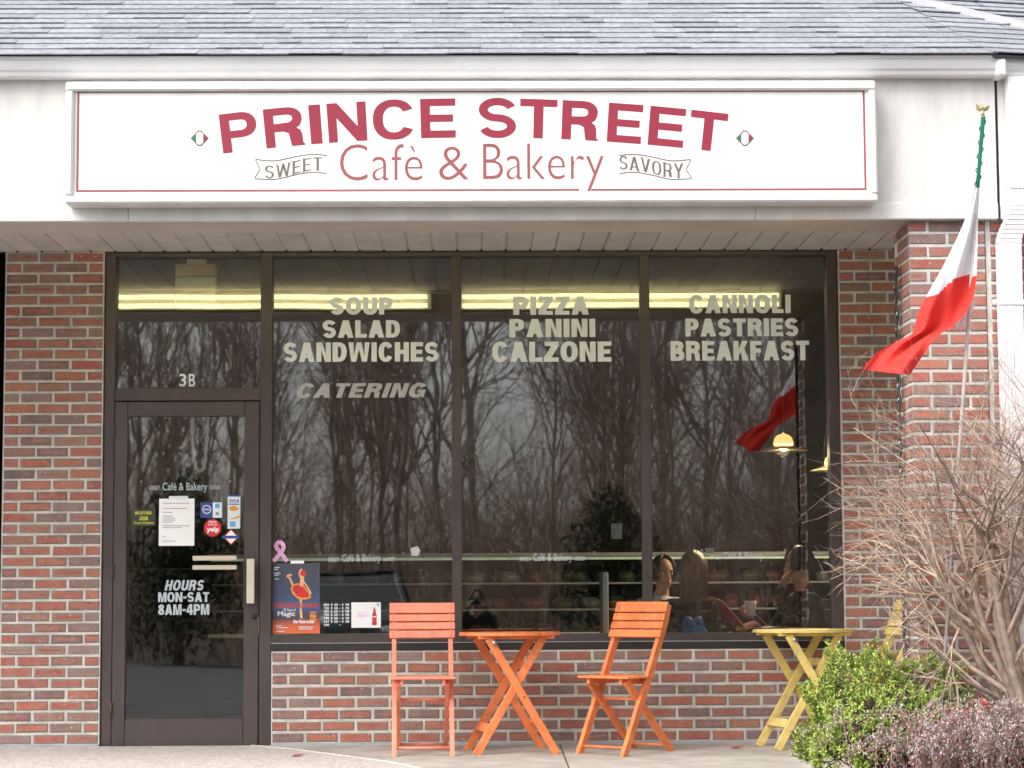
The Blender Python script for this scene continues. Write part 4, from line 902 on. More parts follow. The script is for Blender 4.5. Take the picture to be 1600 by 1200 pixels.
def leaf(mb, p, d, up, L, w_, mi):
    d = d.normalized(); s = d.cross(up)
    if s.length < 1e-4: s = d.orthogonal()
    s.normalize(); n = s.cross(d); n_ = len(mb.v)
    mb.v += [tuple(p), tuple(p+d*L*.5+s*w_/2+n*L*.10), tuple(p+d*L), tuple(p+d*L*.5-s*w_/2+n*L*.10)]
    mb.f += [(n_, n_+1, n_+2), (n_, n_+2, n_+3)]; mb.m += [mi, mi]; mb.sm += [False, False]
def rvec(r): return Vector((r.gauss(0, 1), r.gauss(0, 1), r.gauss(0, 1))).normalized()
def leafmat(name, c): return mat(name, c, .45, .22, 60, spec=.4)
GL = [leafmat('azalea leaf', (.27, .37, .06)), leafmat('azalea leaf light', (.42, .50, .10)), leafmat('azalea leaf dark', (.12, .20, .045)), leafmat('azalea leaf turned', (.62, .42, .08))]
def leafy(name, label, c, R, ntip, seed, Ls=.0225):
    r = random.Random(seed); e = empty(name, (c[0], c[1], 0)); tag(e, label, 'shrub'); c = Vector(c); mb = MB(); st = MB()
    for i in range(ntip):
        u = rvec(r); u.z = abs(u.z)*1.0-.25 if r.random() < .85 else u.z; u.normalize()
        lump = 1+.09*sin(u.x*5+seed)+.08*sin(u.y*7+u.z*4)+.10*sin(u.x*11+u.z*9); rr = r.uniform(.62, 1.0)**.5*lump
        p = c+Vector((u.x*R[0], u.y*R[1], u.z*R[2]))*rr
        if p.z < .0: continue
        ax = (u+Vector((0, 0, .8))+rvec(r)*.35).normalized(); dark = rr < .86
        for k in range(r.randint(9, 15)):
            d = (ax*r.uniform(.1, 1.0)+rvec(r)*.9).normalized(); mi = r.choices([0, 1, 2, 3], (5, 5, 2.2, .12))[0]
            leaf(mb, p+ax*r.uniform(-.03, .012), d, ax, Ls*r.uniform(.6, 1.2), Ls*.46*r.uniform(.7, 1.1), mi)
        if i % 9 == 0: st.tube([Vector((c.x+u.x*.05, c.y+u.y*.05, .0)), c.lerp(p, .55)+rvec(r)*.03, p], [.006, .004, .002], 4)
    mb.build('leaves', GL, e)['kind'] = 'stuff'; st.build('branches', mat('dark azalea stem', (.14, .10, .08), .8), e); return e
leafy('azalea_shrub', 'bright green leafy shrub in front of the yellow table', (2.03, -2.75, .22), (.42, .42, .47), 2700, 4)
leafy('azalea_shrub', 'small green shrub at the right edge behind the bare stems', (3.0, -2.5, .25), (.24, .25, .33), 600, 8)
PL = [leafmat('purple grey leaf', (.42, .33, .335)), leafmat('grey green leaf', (.36, .39, .31)), leafmat('dusty pink leaf', (.55, .36, .35)), leafmat('red leaf', (.62, .05, .06)), leafmat('tan leaf', (.36, .22, .12))]
pr_ = empty('purple_shrub', (2.35, -3.5, 0)); tag(pr_, 'low arching shrub with purple grey leaves and a few red ones', 'shrub')
r = random.Random(31); lv = MB(); st = MB()
for i in range(330):
    b = Vector((2.50+r.gauss(0, .26), -3.45+r.gauss(0, .2), .0)); a = r.uniform(0, 2*pi); sp_ = r.uniform(.12, .62); d = Vector((cos(a)*sp_, sin(a)*sp_*.7, 0)); hz = r.uniform(.22, .43)
    tip = b+d+Vector((0, 0, hz*r.uniform(.55, .9))); mid = b+d*.45+Vector((0, 0, hz*1.05)); q = [Vector(x) for x in (b, b.lerp(mid, .55)+Vector((0, 0, .05)), mid, mid.lerp(tip, .55)+Vector((0, 0, .02)), tip)]
    pts = []
    for k in range(4):
        for u in range(4): pts.append(q[k].lerp(q[k+1], u/4))
    st.tube(pts, [.0035*(1-.7*k/len(pts)) for k in range(len(pts))], 3, cap=False)
    for k in range(2, len(pts)):
        for s in range(7):
            p = pts[k]+rvec(r)*.016; mi = r.choices([0, 1, 2, 3, 4], (5, 4.5, 3.2, .12, .5))[0]; leaf(lv, p, rvec(r)+Vector((0, 0, .5)), Vector((0, 0, 1)), r.uniform(.012, .022), r.uniform(.007, .011), mi)
for i in range(9):
    p = Vector((2.25+r.uniform(-.3, .45), -3.6+r.uniform(-.25, .1), .42+r.uniform(-.06, .05)))
    for k in range(9): leaf(lv, p, rvec(r), Vector((0, 0, 1)), .022, .013, 3)
lv.build('leaves', PL, pr_)['kind'] = 'stuff'; st.build('branches', mat('red brown twig', (.34, .18, .16), .7, .2, 20), pr_)
for X, Y, lb in ((465, 1180, 'red brown dead leaf lying on the pavement near the door'), (1151, 1169, 'small dead leaf on the concrete between orange chair and yellow table')):
    d_ = fw*FPX+RT*(X-800)+UP*(600-Y); t = (walk_z(-.25)-CAM.z)/d_.z; p = CAM+d_*t; p.y = min(p.y, -.06); mb = MB(); z = walk_z(p.y)+.0045
    o_ = [(0, 0, 0), (.03, .018, .012), (.06, .012, .006), (.085, 0, .016), (.055, -.018, .004), (.025, -.016, .010)]
    mb.add([(p.x-.04+a, p.y+b, z+c) for a, b, c in o_]+[(p.x-.04+a, p.y+b, z+c-.0015) for a, b, c in o_], [(0, 1, 2, 3, 4, 5), (11, 10, 9, 8, 7, 6)]+[(i, i+6, (i+1) % 6+6, (i+1) % 6) for i in range(6)])
    tag(mb.build('fallen_leaf', mat('dead leaf', (.34, .10, .07), .7), None, (p.x, p.y, z)), lb, 'leaf')

# ================================================================ CAFE INTERIOR
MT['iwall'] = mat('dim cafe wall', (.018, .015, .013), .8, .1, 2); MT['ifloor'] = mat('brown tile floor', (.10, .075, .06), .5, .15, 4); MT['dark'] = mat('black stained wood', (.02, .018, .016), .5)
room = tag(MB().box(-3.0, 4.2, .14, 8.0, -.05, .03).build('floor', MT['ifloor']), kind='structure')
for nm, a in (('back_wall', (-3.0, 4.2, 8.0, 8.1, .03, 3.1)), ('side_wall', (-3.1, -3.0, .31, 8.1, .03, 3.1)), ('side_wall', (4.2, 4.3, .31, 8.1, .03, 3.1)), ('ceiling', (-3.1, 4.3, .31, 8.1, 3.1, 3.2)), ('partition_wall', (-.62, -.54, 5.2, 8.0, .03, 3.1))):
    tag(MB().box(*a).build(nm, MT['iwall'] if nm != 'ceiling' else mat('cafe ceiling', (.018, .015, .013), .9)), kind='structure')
dc = empty('deli_case', (.3, 4.4, .03)); tag(dc, 'long glass deli counter with lit shelves deep inside the cafe', 'counter')
for nm, m, a in (('base', 'iwall', (-2.1, 3.0, 4.0, 4.8, .03, .62)), ('top', 'caulk', (-2.1, 3.0, 4.0, 4.8, 1.26, 1.29)), ('back_panel', 'iwall', (-2.1, 3.0, 4.74, 4.8, .621, 1.259)), ('shelf', 'caulk', (-2.08, 2.98, 4.1, 4.735, .83, .845)), ('shelf', 'caulk', (-2.08, 2.98, 4.15, 4.735, 1.04, 1.055)), ('edge_strip', 'paper', (-2.1, 3.0, 3.985, 4.0, .63, .66))):
    MB().bbox(*a, .003).build(nm, MT[m], dc)
MB().box(-2.08, 2.98, 4.03, 4.05, 1.235, 1.258).build('case_lamp', mat('greenish case lamp', (.7, .8, .65), .5, emit=(.75, 1.0, .72), est=.07), dc)
r = random.Random(77); fc_ = [mat('salad bowl', (.03, .05, .02), .6, .4, 40), mat('pastry', (.07, .05, .03), .6, .4, 40), mat('steel pan', (.12, .13, .12), .4), mat('red sauce', (.09, .025, .015), .6)]
for z in (.622, .846, 1.056):
    x = -2.0
    while x < 2.9:
        w_ = r.uniform(.12, .26); mb = MB(); mb.lathe([(.0, 0), (w_*.36, 0), (w_*.46, .05), (w_*.44, .055), (w_*.3, .075+r.random()*.03), (0, .09)], 12, (x+w_/2, 4.35, z)); mb.build('food_tray', r.choice(fc_), dc); x += w_+.04
pp = tag(MB().bbox(.885, .925, 1.5, 1.9, .03, 1.105, .005).build('menu_partition', MT['paper'], None, (.905, 1.7, .03)), 'narrow white upright panel inside behind the middle window', 'panel')
def pendant(X, Y, Z, s, label, est, watt=3):
    e = empty('pendant_lamp', (X, Y, Z)); tag(e, label, 'lamp', 'brass pendant lamps inside the cafe')
    mb = MB(); mb.lathe([(.072*s, .0), (.071*s, .02*s), (.062*s, .046*s), (.042*s, .066*s), (.012*s, .076*s), (.004*s, .085*s)], 24, (X, Y, Z)); mb.build('dome', mat('glowing brass dome', (.75, .5, .18), .3, emit=(1, .62, .18), est=est), e)
    mb = MB(); mb.lathe([(.06*s, -.008*s), (.17*s, -.040*s), (.172*s, -.045*s), (.06*s, -.014*s)], 32, (X, Y, Z)); mb.build('brim', mat('brass brim', (.72, .58, .34), .35, metal=.6), e)
    mb = MB(); mb.tube([(X, Y, Z+.08*s), (X, Y, 3.1)], .004, 6); mb.build('cord', MT['dark'], e)
    mb = MB(); mb.sphere((X, Y, Z-.012*s), .032*s, 12); pl = bpy.data.lights.new('bulb_light', 'POINT'); pl.energy = watt; pl.color = (1, .78, .5); pl.shadow_soft_size = .04; lo = bpy.data.objects.new('bulb_light', pl); C.objects.link(lo); lo.location = (X, Y, Z-.06*s)
    mb.build('bulb', mat('warm bulb', (1, .8, .5), .4, emit=(1, .72, .34), est=est*3), e)
p = at(1224, 690, 2.0); pendant(p.x, 2.0, p.z-.02, 1.0, 'brass pendant lamp with wide brim behind the right window', .6, 30)
p = at(1303, 722, 2.4); pendant(p.x, 2.4, p.z-.02, 1.0, 'second brass pendant lamp cut off by the right window frame', .6, 30)
p = at(682, 888, 5.0); pendant(p.x, 5.0, p.z, .5, 'small warm lamp glowing above the deli counter behind the left window', 1.2)
p = at(1214, 873, 5.0); pendant(p.x, 5.0, p.z, .5, 'small warm lamp glowing beside the person in dark green', 1.2)

# ---------------------------------------------------------------- people
def capsule(mb, a, ra, b, rb_, n=10):
    a, b = Vector(a), Vector(b); ax = (b-a); L = ax.length; ax = ax.normalized() if L > 1e-6 else Vector((0, 0, 1))
    pts, rs = [], []
    for k in range(5): t = -pi/2+pi/2*k/4.0; pts.append(a+ax*ra*sin(t)*.999); rs.append(max(.0008, ra*cos(t)))
    for k in range(1, 5): t = pi/2*k/4.0; pts.append(b+ax*rb_*sin(t)*.999); rs.append(max(.0008, rb_*cos(t)))
    if L > 1e-6: pts.insert(5, b.copy()); rs.insert(5, rb_)
    mb.tube(pts, rs, n)
def body(parts, mats, name, parent, voxel=.009, smooth=4):
    """parts: (tag, a, ra, b, rb) capsules or (tag, c, (rx,ry,rz)[, matrix]) ellipsoids -> one continuous remeshed surface"""
    mb = MB()
    for q in parts:
        if len(q) == 5: capsule(mb, *q[1:])
        else: mb.sphere(q[1], q[2], 16, q[3] if len(q) > 3 else None)
    me = mb.mesh('tmp', mats[0]); o = bpy.data.objects.new('tmp', me); C.objects.link(o)
    m = o.modifiers.new('r', 'REMESH'); m.mode = 'VOXEL'; m.voxel_size = voxel
    s = o.modifiers.new('s', 'SMOOTH'); s.iterations = smooth; s.factor = .5
    bpy.context.view_layer.update(); out = bpy.data.meshes.new_from_object(o.evaluated_get(bpy.context.evaluated_depsgraph_get())); bpy.data.objects.remove(o)
    out.materials.clear()
    for x in mats: out.materials.append(x)
    idx = []
    for f in out.polygons:
        c = f.center; best = 9; bt = 0
        for q in parts:
            if len(q) == 5:
                a, b = Vector(q[1]), Vector(q[3]); ab = b-a; t = max(0, min(1, (c-a).dot(ab)/max(1e-9, ab.length_squared))); d = (c-a-ab*t).length-(q[2]+(q[4]-q[2])*t)
            else:
                v = c-Vector(q[1]); v = (q[3].inverted() @ v) if len(q) > 3 else v; rr = q[2] if hasattr(q[2], '__len__') else (q[2],)*3; kk = math.sqrt(sum((v[i]/rr[i])**2 for i in range(3))); d = (kk-1)*min(rr)
            if d < best: best = d; bt = q[0]
        idx.append(bt)
    out.polygons.foreach_set('material_index', idx); out.polygons.foreach_set('use_smooth', [True]*len(idx))
    return link(name, out, parent)
SKIN = mat('skin', (.52, .30, .22), .55, .06, 10, spec=.35); HAIRD = mat('dark brown hair', (.022, .014, .010), .45, .3, 40); HAIRL = mat('light brown hair', (.17, .095, .045), .45, .35, 60, stretch=(1, 1, .2))
def head_parts(c, f, tilt=0, s=1.0):
    """ellipsoid head at c facing unit vector f"""
    c = Vector(c); f = Vector(f).normalized(); sd = f.cross(Vector((0, 0, 1))).normalized(); up = sd.cross(f)
    R = Matrix(((sd.x, f.x, up.x, 0), (sd.y, f.y, up.y, 0), (sd.z, f.z, up.z, 0), (0, 0, 0, 1)))
    g = lambda a, b, z: c+(sd*a+f*b+up*z)*s
    k = lambda *r: tuple(x*s for x in r)
    return [(0, c+up*.02*s, k(.074, .092, .098), R), (0, g(0, .035, -.05), k(.056, .056, .062), R), (0, g(0, .052, -.088), k(.026, .024, .02), R), (0, g(0, .096, -.006), k(.011, .016, .024), R), (0, g(0, .104, -.024), k(.015, .013, .011), R), (0, g(.075, -.005, -.005), k(.012, .02, .032), R), (0, g(-.075, -.005, -.005), k(.012, .02, .032), R), (0, g(0, .088, -.052), k(.024, .010, .006), R), (0, g(0, .086, -.063), k(.021, .010, .006), R), (0, g(.03, .082, .026), k(.02, .01, .007), R), (0, g(-.03, .082, .026), k(.02, .01, .007), R)], g, R
def face(parent, g, s=1.0, eye=None):
    for a in (-.030, .030):
        mb = MB(); mb.sphere(g(a, .0755, .006), .0115*s, 10); w_ = mb.build('eye', MT['paper'], parent); mb = MB(); mb.sphere(g(a, .0825, .006), .0062*s, 8); mb.build('iris', HAIRD, w_)
        mb = MB(); mb.tube([g(a-.017, .085, .027), g(a, .093, .031), g(a+.017, .085, .027)], .0035*s, 5); mb.build('eyebrow', HAIRD, parent)
    mb = MB(); mb.tube([g(-.022, .091, -.057), g(0, .099, -.0565), g(.022, .091, -.057)], .0042*s, 5); mb.build('mouth', mat('lips', (.36, .13, .11), .5), parent)
def hair(parent, g, m, n, drop, seed, lo=-.05, cover=2.3, rad_=.0045, s=1.0):
    """strands combed from the crown over the skull, falling by 'drop'"""
    r = random.Random(seed); mb = MB()
    cap = MB()
    for i in range(n):
        a = r.uniform(-cover, cover)+pi; pts = []   # a=pi is the back of the head
        x0, y0 = sin(a), -cos(a)*-1
        for k in range(9):
            t = k/8; el = pi/2*(1-t*1.12); rr = 1.06+.03*r.random()
            x = sin(a)*cos(el)*.082*rr; y = cos(a)*cos(el)*.102*rr-.004; z = .02+sin(el)*.108*rr
            if t > .85: z -= drop*(t-.85)/.15*r.uniform(.55, 1.0); x += r.uniform(-.006, .006); y += r.uniform(-.006, .006)
            pts.append(g(x, y, z))
        mb.tube(pts, [rad_*s]*8+[rad_*.4*s], 4)
    vs, fs, nu, nv = [], [], 18, 9
    for j in range(nv+1):
        el = pi/2-j/nv*pi*.62
        for i in range(nu): a = 2*pi*i/nu; vs.append(g(.083*cos(el)*sin(a), .098*cos(el)*cos(a)-.022-.02*max(0, -sin(el)), .022+.106*sin(el)))
    fs = [(j*nu+i, j*nu+(i+1) % nu, (j+1)*nu+(i+1) % nu, (j+1)*nu+i) for j in range(nv) for i in range(nu)]
    mb.add(vs, fs, True)
    return mb.build('hair', m, parent)
def hand(parts, tagi, wrist, d, palm_n, curl=.5, s=1.0):
    """palm and five bent fingers from wrist along d; palm_n = direction the palm faces"""
    w0 = Vector(wrist); d = Vector(d).normalized(); n = Vector(palm_n); n = (n-d*n.dot(d)).normalized(); sd = d.cross(n)
    parts.append((tagi, w0, .024*s, w0+d*.05*s, .026*s))
    for k, (o, L) in enumerate(((-.028, .062), (-.010, .072), (.010, .068), (.027, .054))):
        a = w0+d*.075*s+sd*o*s; parts.append((tagi, w0+d*.03*s+sd*o*.7*s, .013*s, a, .0105*s)); b = a+(d*cos(curl)+n*sin(curl))*L*.5*s; c = b+(d*cos(curl*2.1)+n*sin(curl*2.1))*L*.5*s
        parts += [(tagi, a, .0095*s, b, .0088*s), (tagi, b, .0088*s, c, .0075*s)]
    a = w0+d*.02*s-sd*.03*s; b = a+(d*.6-sd*.6+n*.35).normalized()*.035*s; parts += [(tagi, a, .013*s, b, .010*s), (tagi, b, .010*s, b+(d*.8+n*.5).normalized()*.03*s, .008*s)]
def seated(root, c, f, mats, s=1.0, lean=0):
    """torso, hips, thighs and shins of a seated figure whose head is at c; returns parts and anchor function"""
    f = Vector((f[0], f[1], 0)).normalized(); sd = f.cross(Vector((0, 0, 1))); c = Vector(c)
    g = lambda a, b, z: c+(sd*a+f*b)*s+Vector((0, 0, z*s))
    P_ = [(1, g(0, -.02+lean*.3, -.24), .085*s, g(0, -.07+lean*.0, -.50), .12*s), (1, g(-.15, -.03, -.235), .058*s, g(.15, -.03, -.235), .058*s), (1, g(-.07, -.05, -.32), .095*s, g(-.07, -.09, -.6), .10*s), (1, g(.07, -.05, -.32), .095*s, g(.07, -.09, -.6), .10*s), (0, g(0, -.015, -.08), .052*s, g(0, -.03, -.22), .056*s), (1, g(0, -.045, -.165), .060*s, g(0, -.035, -.23), .085*s)]
    for q in (-1, 1): P_ += [(2, g(q*.09, -.08, -.66), .085*s, g(q*.11, .33, -.64), .062*s), (2, g(q*.11, .33, -.64), .06*s, g(q*.11, .30, -1.02), .042*s), (2, g(q*.11, .29, -1.03), .04*s, g(q*.11, .42, -1.055), .03*s)]
    return P_, g
DEN = mat('dark denim', (.03, .035, .05), .8); 
# man at the right, looking left with a hand at his cheek
mh = Vector((at(1248, 884, 1.35).x, 1.35, at(1248, 884, 1.35).z)); mf = Vector((-1, -.25, -.06))
man = empty('person', (mh.x, mh.y, .03)); tag(man, 'dark haired person in a dark green jacket holding a cup and looking left', 'person')
hp, hg, R_ = head_parts(mh, mf); sp_, sg = seated(man, mh, mf, None)
arm = [(1, sg(-.17, -.02, -.25), .05, sg(-.20, .20, -.36), .042), (1, sg(-.20, .20, -.36), .041, sg(-.09, .17, -.16), .03), (1, sg(.17, -.02, -.25), .05, sg(.22, .14, -.46), .042), (1, sg(.22, .14, -.46), .04, sg(.10, .30, -.34), .028)]
hand(arm, 0, sg(-.085, .155, -.15), Vector((0, 0, 1))+Vector(mf)*-.25, -Vector(mf), .35); hand(arm, 0, sg(.10, .30, -.34), Vector((mf.x, mf.y, .3)), Vector((0, 0, 1)), 1.0)
b_ = body(hp+sp_+arm, [SKIN, mat('dark green jacket', (.018, .026, .020), .8, .2, 30), DEN], 'body', man); face(b_, hg); hair(b_, hg, HAIRD, 260, .035, 3, cover=2.45, rad_=.006)
cp = MB(); q = sg(.02, .345, -.285); cp.lathe([(.0, -.05), (.03, -.05), (.04, .05), (.038, .05), (.028, -.045), (0, -.045)], 16, q); tag(cp.build('paper_cup', MT['paper'], None, tuple(q)), 'white paper cup held up by the person in dark green', 'cup')
# woman with her back to the window
wh = Vector((at(1084, 892, 1.0).x, 1.0, at(1084, 892, 1.0).z)); wf = Vector((.25, 1, -.1))
wom = empty('person', (wh.x, wh.y, .03)); tag(wom, 'long haired person in a maroon sweater seated with back to the window', 'person')
hp, hg, R_ = head_parts(wh, wf); sp_, sg = seated(wom, wh, wf, None)
arm = [(1, sg(.17, -.02, -.25), .055, sg(.30, .05, -.40), .046), (1, sg(.30, .05, -.40), .044, sg(.36, .28, -.36), .03), (1, sg(-.17, -.02, -.25), .055, sg(-.22, .08, -.46), .046), (1, sg(-.22, .08, -.46), .044, sg(-.10, .30, -.37), .03)]
hand(arm, 0, sg(.36, .28, -.36), Vector((0, 1, 0)), Vector((0, 0, -1)), .3); hand(arm, 0, sg(-.10, .30, -.37), Vector((.3, 1, 0)), Vector((0, 0, -1)), .3)
b_ = body(hp+sp_+arm, [SKIN, mat('maroon knit', (.22, .018, .04), .85, .2, 30), DEN], 'body', wom); face(b_, hg); hair(b_, hg, HAIRL, 520, .20, 5, cover=2.5, rad_=.007)
# child facing the window
kh = Vector((at(1036, 896, 1.9).x, 1.9, at(1036, 896, 1.9).z)); kf = Vector((.35, -1, -.12))
kid = empty('person', (kh.x, kh.y, .03)); tag(kid, 'dark haired person in a pale shirt facing the window beside the mullion', 'person')
hp, hg, R_ = head_parts(kh, kf, s=.96); sp_, sg = seated(kid, kh, kf, None, .92)
arm = [(1, sg(.16, -.02, -.25), .045, sg(.20, .10, -.46), .038), (1, sg(.20, .10, -.46), .037, sg(.08, .30, -.37), .026), (1, sg(-.16, -.02, -.25), .045, sg(-.20, .10, -.46), .038), (1, sg(-.20, .10, -.46), .037, sg(-.08, .30, -.37), .026)]
hand(arm, 0, sg(.08, .30, -.37), kf, Vector((0, 0, -1)), .3, .9); hand(arm, 0, sg(-.08, .30, -.37), kf, Vector((0, 0, -1)), .3, .9)
b_ = body(hp+sp_+arm, [SKIN, mat('pale blue shirt', (.50, .56, .62), .8), DEN], 'body', kid); face(b_, hg, .96); hair(b_, hg, HAIRD, 300, .05, 7, cover=2.3, rad_=.006, s=.96)
# the table they share, seats and a blue bag
tb = empty('cafe_table', (1.72, 1.5, .03)); tag(tb, 'dark round cafe table between the seated people', 'table')
mb = MB(); mb.lathe([(0, .70), (.36, .70), (.37, .715), (.36, .73), (0, .73)], 32, (1.72, 1.52, .0)); mb.build('table_top', MT['dark'], tb); mb = MB(); mb.lathe([(.22, .03), (.21, .05), (.03, .07), (.03, .70)], 20, (1.72, 1.52, 0)); mb.build('pedestal', MT['dark'], tb)
for (hp_, f_, lb) in ((mh, mf, 'black folding chair under the person in dark green'), (wh, wf, 'black folding chair under the person in maroon'), (kh, kf, 'black folding chair under the person in the pale shirt')):
    f2 = Vector((f_.x, f_.y)).normalized(); chair((hp_.x-f2.x*.06, hp_.y-f2.y*.06, .03), math.atan2(f2.x, -f2.y), 'dark', lb, 'black cafe chairs inside')
bg_ = MB(); p = at(1086, 972, .55)
for i in range(2):
    q = [(p.x-.05+.07*i+.03*cos(a), .55+.03*i, p.z-.03+.05*sin(a)) for a in [k*pi/9 for k in range(-2, 12)]]; bg_.tube(q, .018, 6)
bg_.sphere((p.x, .56, p.z-.085), (.085, .05, .07), 12); o_ = bg_.build('blue_bag', mat('bright blue nylon', (.02, .20, .65), .5), None, (p.x, .56, p.z-.155)); tag(o_, 'bright blue bag on the ledge behind the right window', 'bag')
lg = tag(MB().bbox(1.12, 2.2, .30, .75, .55, p.z-.157, .005).build('window_bench', MT['dark'], None, (1.6, .5, .03)), 'dark bench inside under the right window', 'bench')
MB().box(1.2, 2.1, .35, .70, .03, .549).build('bench_base', MT['dark'], lg)

# ================================================================ ACROSS THE LOT (seen mirrored in the glass)
r = random.Random(12)
hill = MB(); nx, ny = 30, 14
for j in range(ny+1):
    for i in range(nx+1):
        y = -31-j*6; x = -60+i*4; hill.v.append((x, y, -.45+max(0, (j-.5))*.28+.35*sin(i*1.3+j)))
hill.f = [(j*(nx+1)+i, (j+1)*(nx+1)+i, (j+1)*(nx+1)+i+1, j*(nx+1)+i+1) for j in range(ny) for i in range(nx)]; hill.m = [0]*len(hill.f); hill.sm = [True]*len(hill.f)
tag(hill.build('hillside', mat('leaf litter', (.13, .095, .07), .95, .3, 1.5)), kind='structure')
tv = []
for v in range(6):
    mb = MB(); sp2 = [(14, .36, .62, .05, .03), (7, .50, .6, .13, .05), (6, .55, .6, .16, .03), (0, 0, 0, .2, .0)]
    branch(mb, r, Vector((0, 0, -.3)), Vector((r.uniform(-.1, .1), 0, 1)), r.uniform(11, 15), r.uniform(.055, .11), 0, sp2, 9, sides=(6, 4, 3, 3)); tv.append(mb)
wood = MB(); brush = MB()
for k in range(88):
    y = -32-46*(k/88)**.9+r.uniform(-2, 2); half = 9+(-y-14)*.26; x = r.uniform(-half, half)+1; z = -.45+max(0, (-31-y)/6-.5)*.28; t = tv[k % 6]; s = r.uniform(.75, 1.2); M = Matrix.Translation((x, y, z)) @ Matrix.Rotation(r.uniform(0, 6.28), 4, 'Z') @ Matrix.Diagonal((s*.9, s*.9, s, 1))
    n_ = len(wood.v); wood.v += [tuple(M @ Vector(v)) for v in t.v]; wood.f += [tuple(i+n_ for i in f) for f in t.f]
wood.m = [0]*len(wood.f); wood.sm = [True]*len(wood.f)
def quickmesh(name, mb, m):
    me = bpy.data.meshes.new(name); me.from_pydata(mb.v, [], mb.f); me.materials.append(m); me.polygons.foreach_set('use_smooth', mb.sm); return link(name, me)
tag(quickmesh('woodland', wood, mat('bare wood bark', (.50, .39, .32), .9, .25, 3)), 'bare leafless wood across the parking lot', 'woodland', kind='stuff')
for k in range(800):
    y = r.uniform(-56, -31.5); half = 9+(-y-14)*.24; x = r.uniform(-half, half)+1; z = -.45+max(0, (-31-y)/6-.5)*.28
    branch(brush, r, Vector((x, y, z-.1)), Vector((r.uniform(-.5, .5), r.uniform(-.5, .5), 1)), r.uniform(1.5, 5.0), .022, 0, [(6, .55, .6, .12, .02), (3, .5, .6, .2, .02), (0, 0, 0, .2, 0)], 4, sides=(4, 3, 3, 3))
tag(quickmesh('underbrush', brush, mat('brown brush', (.46, .31, .22), .9, .25, 3)), 'brown leafless brush at the edge of the wood', 'brush', kind='stuff')
EG = [leafmat('dark evergreen', (.025, .05, .02)), leafmat('evergreen', (.045, .08, .03))]
for X, Y, rx, h, lb in ((2.7, -30, 1.3, 3.4, 'dark evergreen bush mirrored in the middle window'), (-5.6, -30, 1.5, 3.6, 'dark evergreen bush mirrored in the glass door'), (7.0, -31, 1.2, 2.4, 'dark evergreen bush mirrored at the right')):
    e = empty('evergreen_bush', (X, Y, -.3)); tag(e, lb, 'bush'); mb = MB()
    for i in range(4200):
        u = rvec(r); t = r.random()**.5; zz = h*(.5+.5*u.z*t); wd = rx*(1-.55*(zz/h)**1.6)*(1+.15*sin(zz*5+u.x*4)); leaf(mb, Vector((X+u.x*wd*t, Y+u.y*wd*t, zz-.25)), rvec(r), Vector((0, 0, 1)), .16, .07, r.randint(0, 1))
    mb.build('leaves', EG, e)['kind'] = 'stuff'; mb = MB(); mb.tube([(X, Y, -.4), (X, Y, h*.7)], [.1, .03], 6); mb.build('trunk', bm1, e)
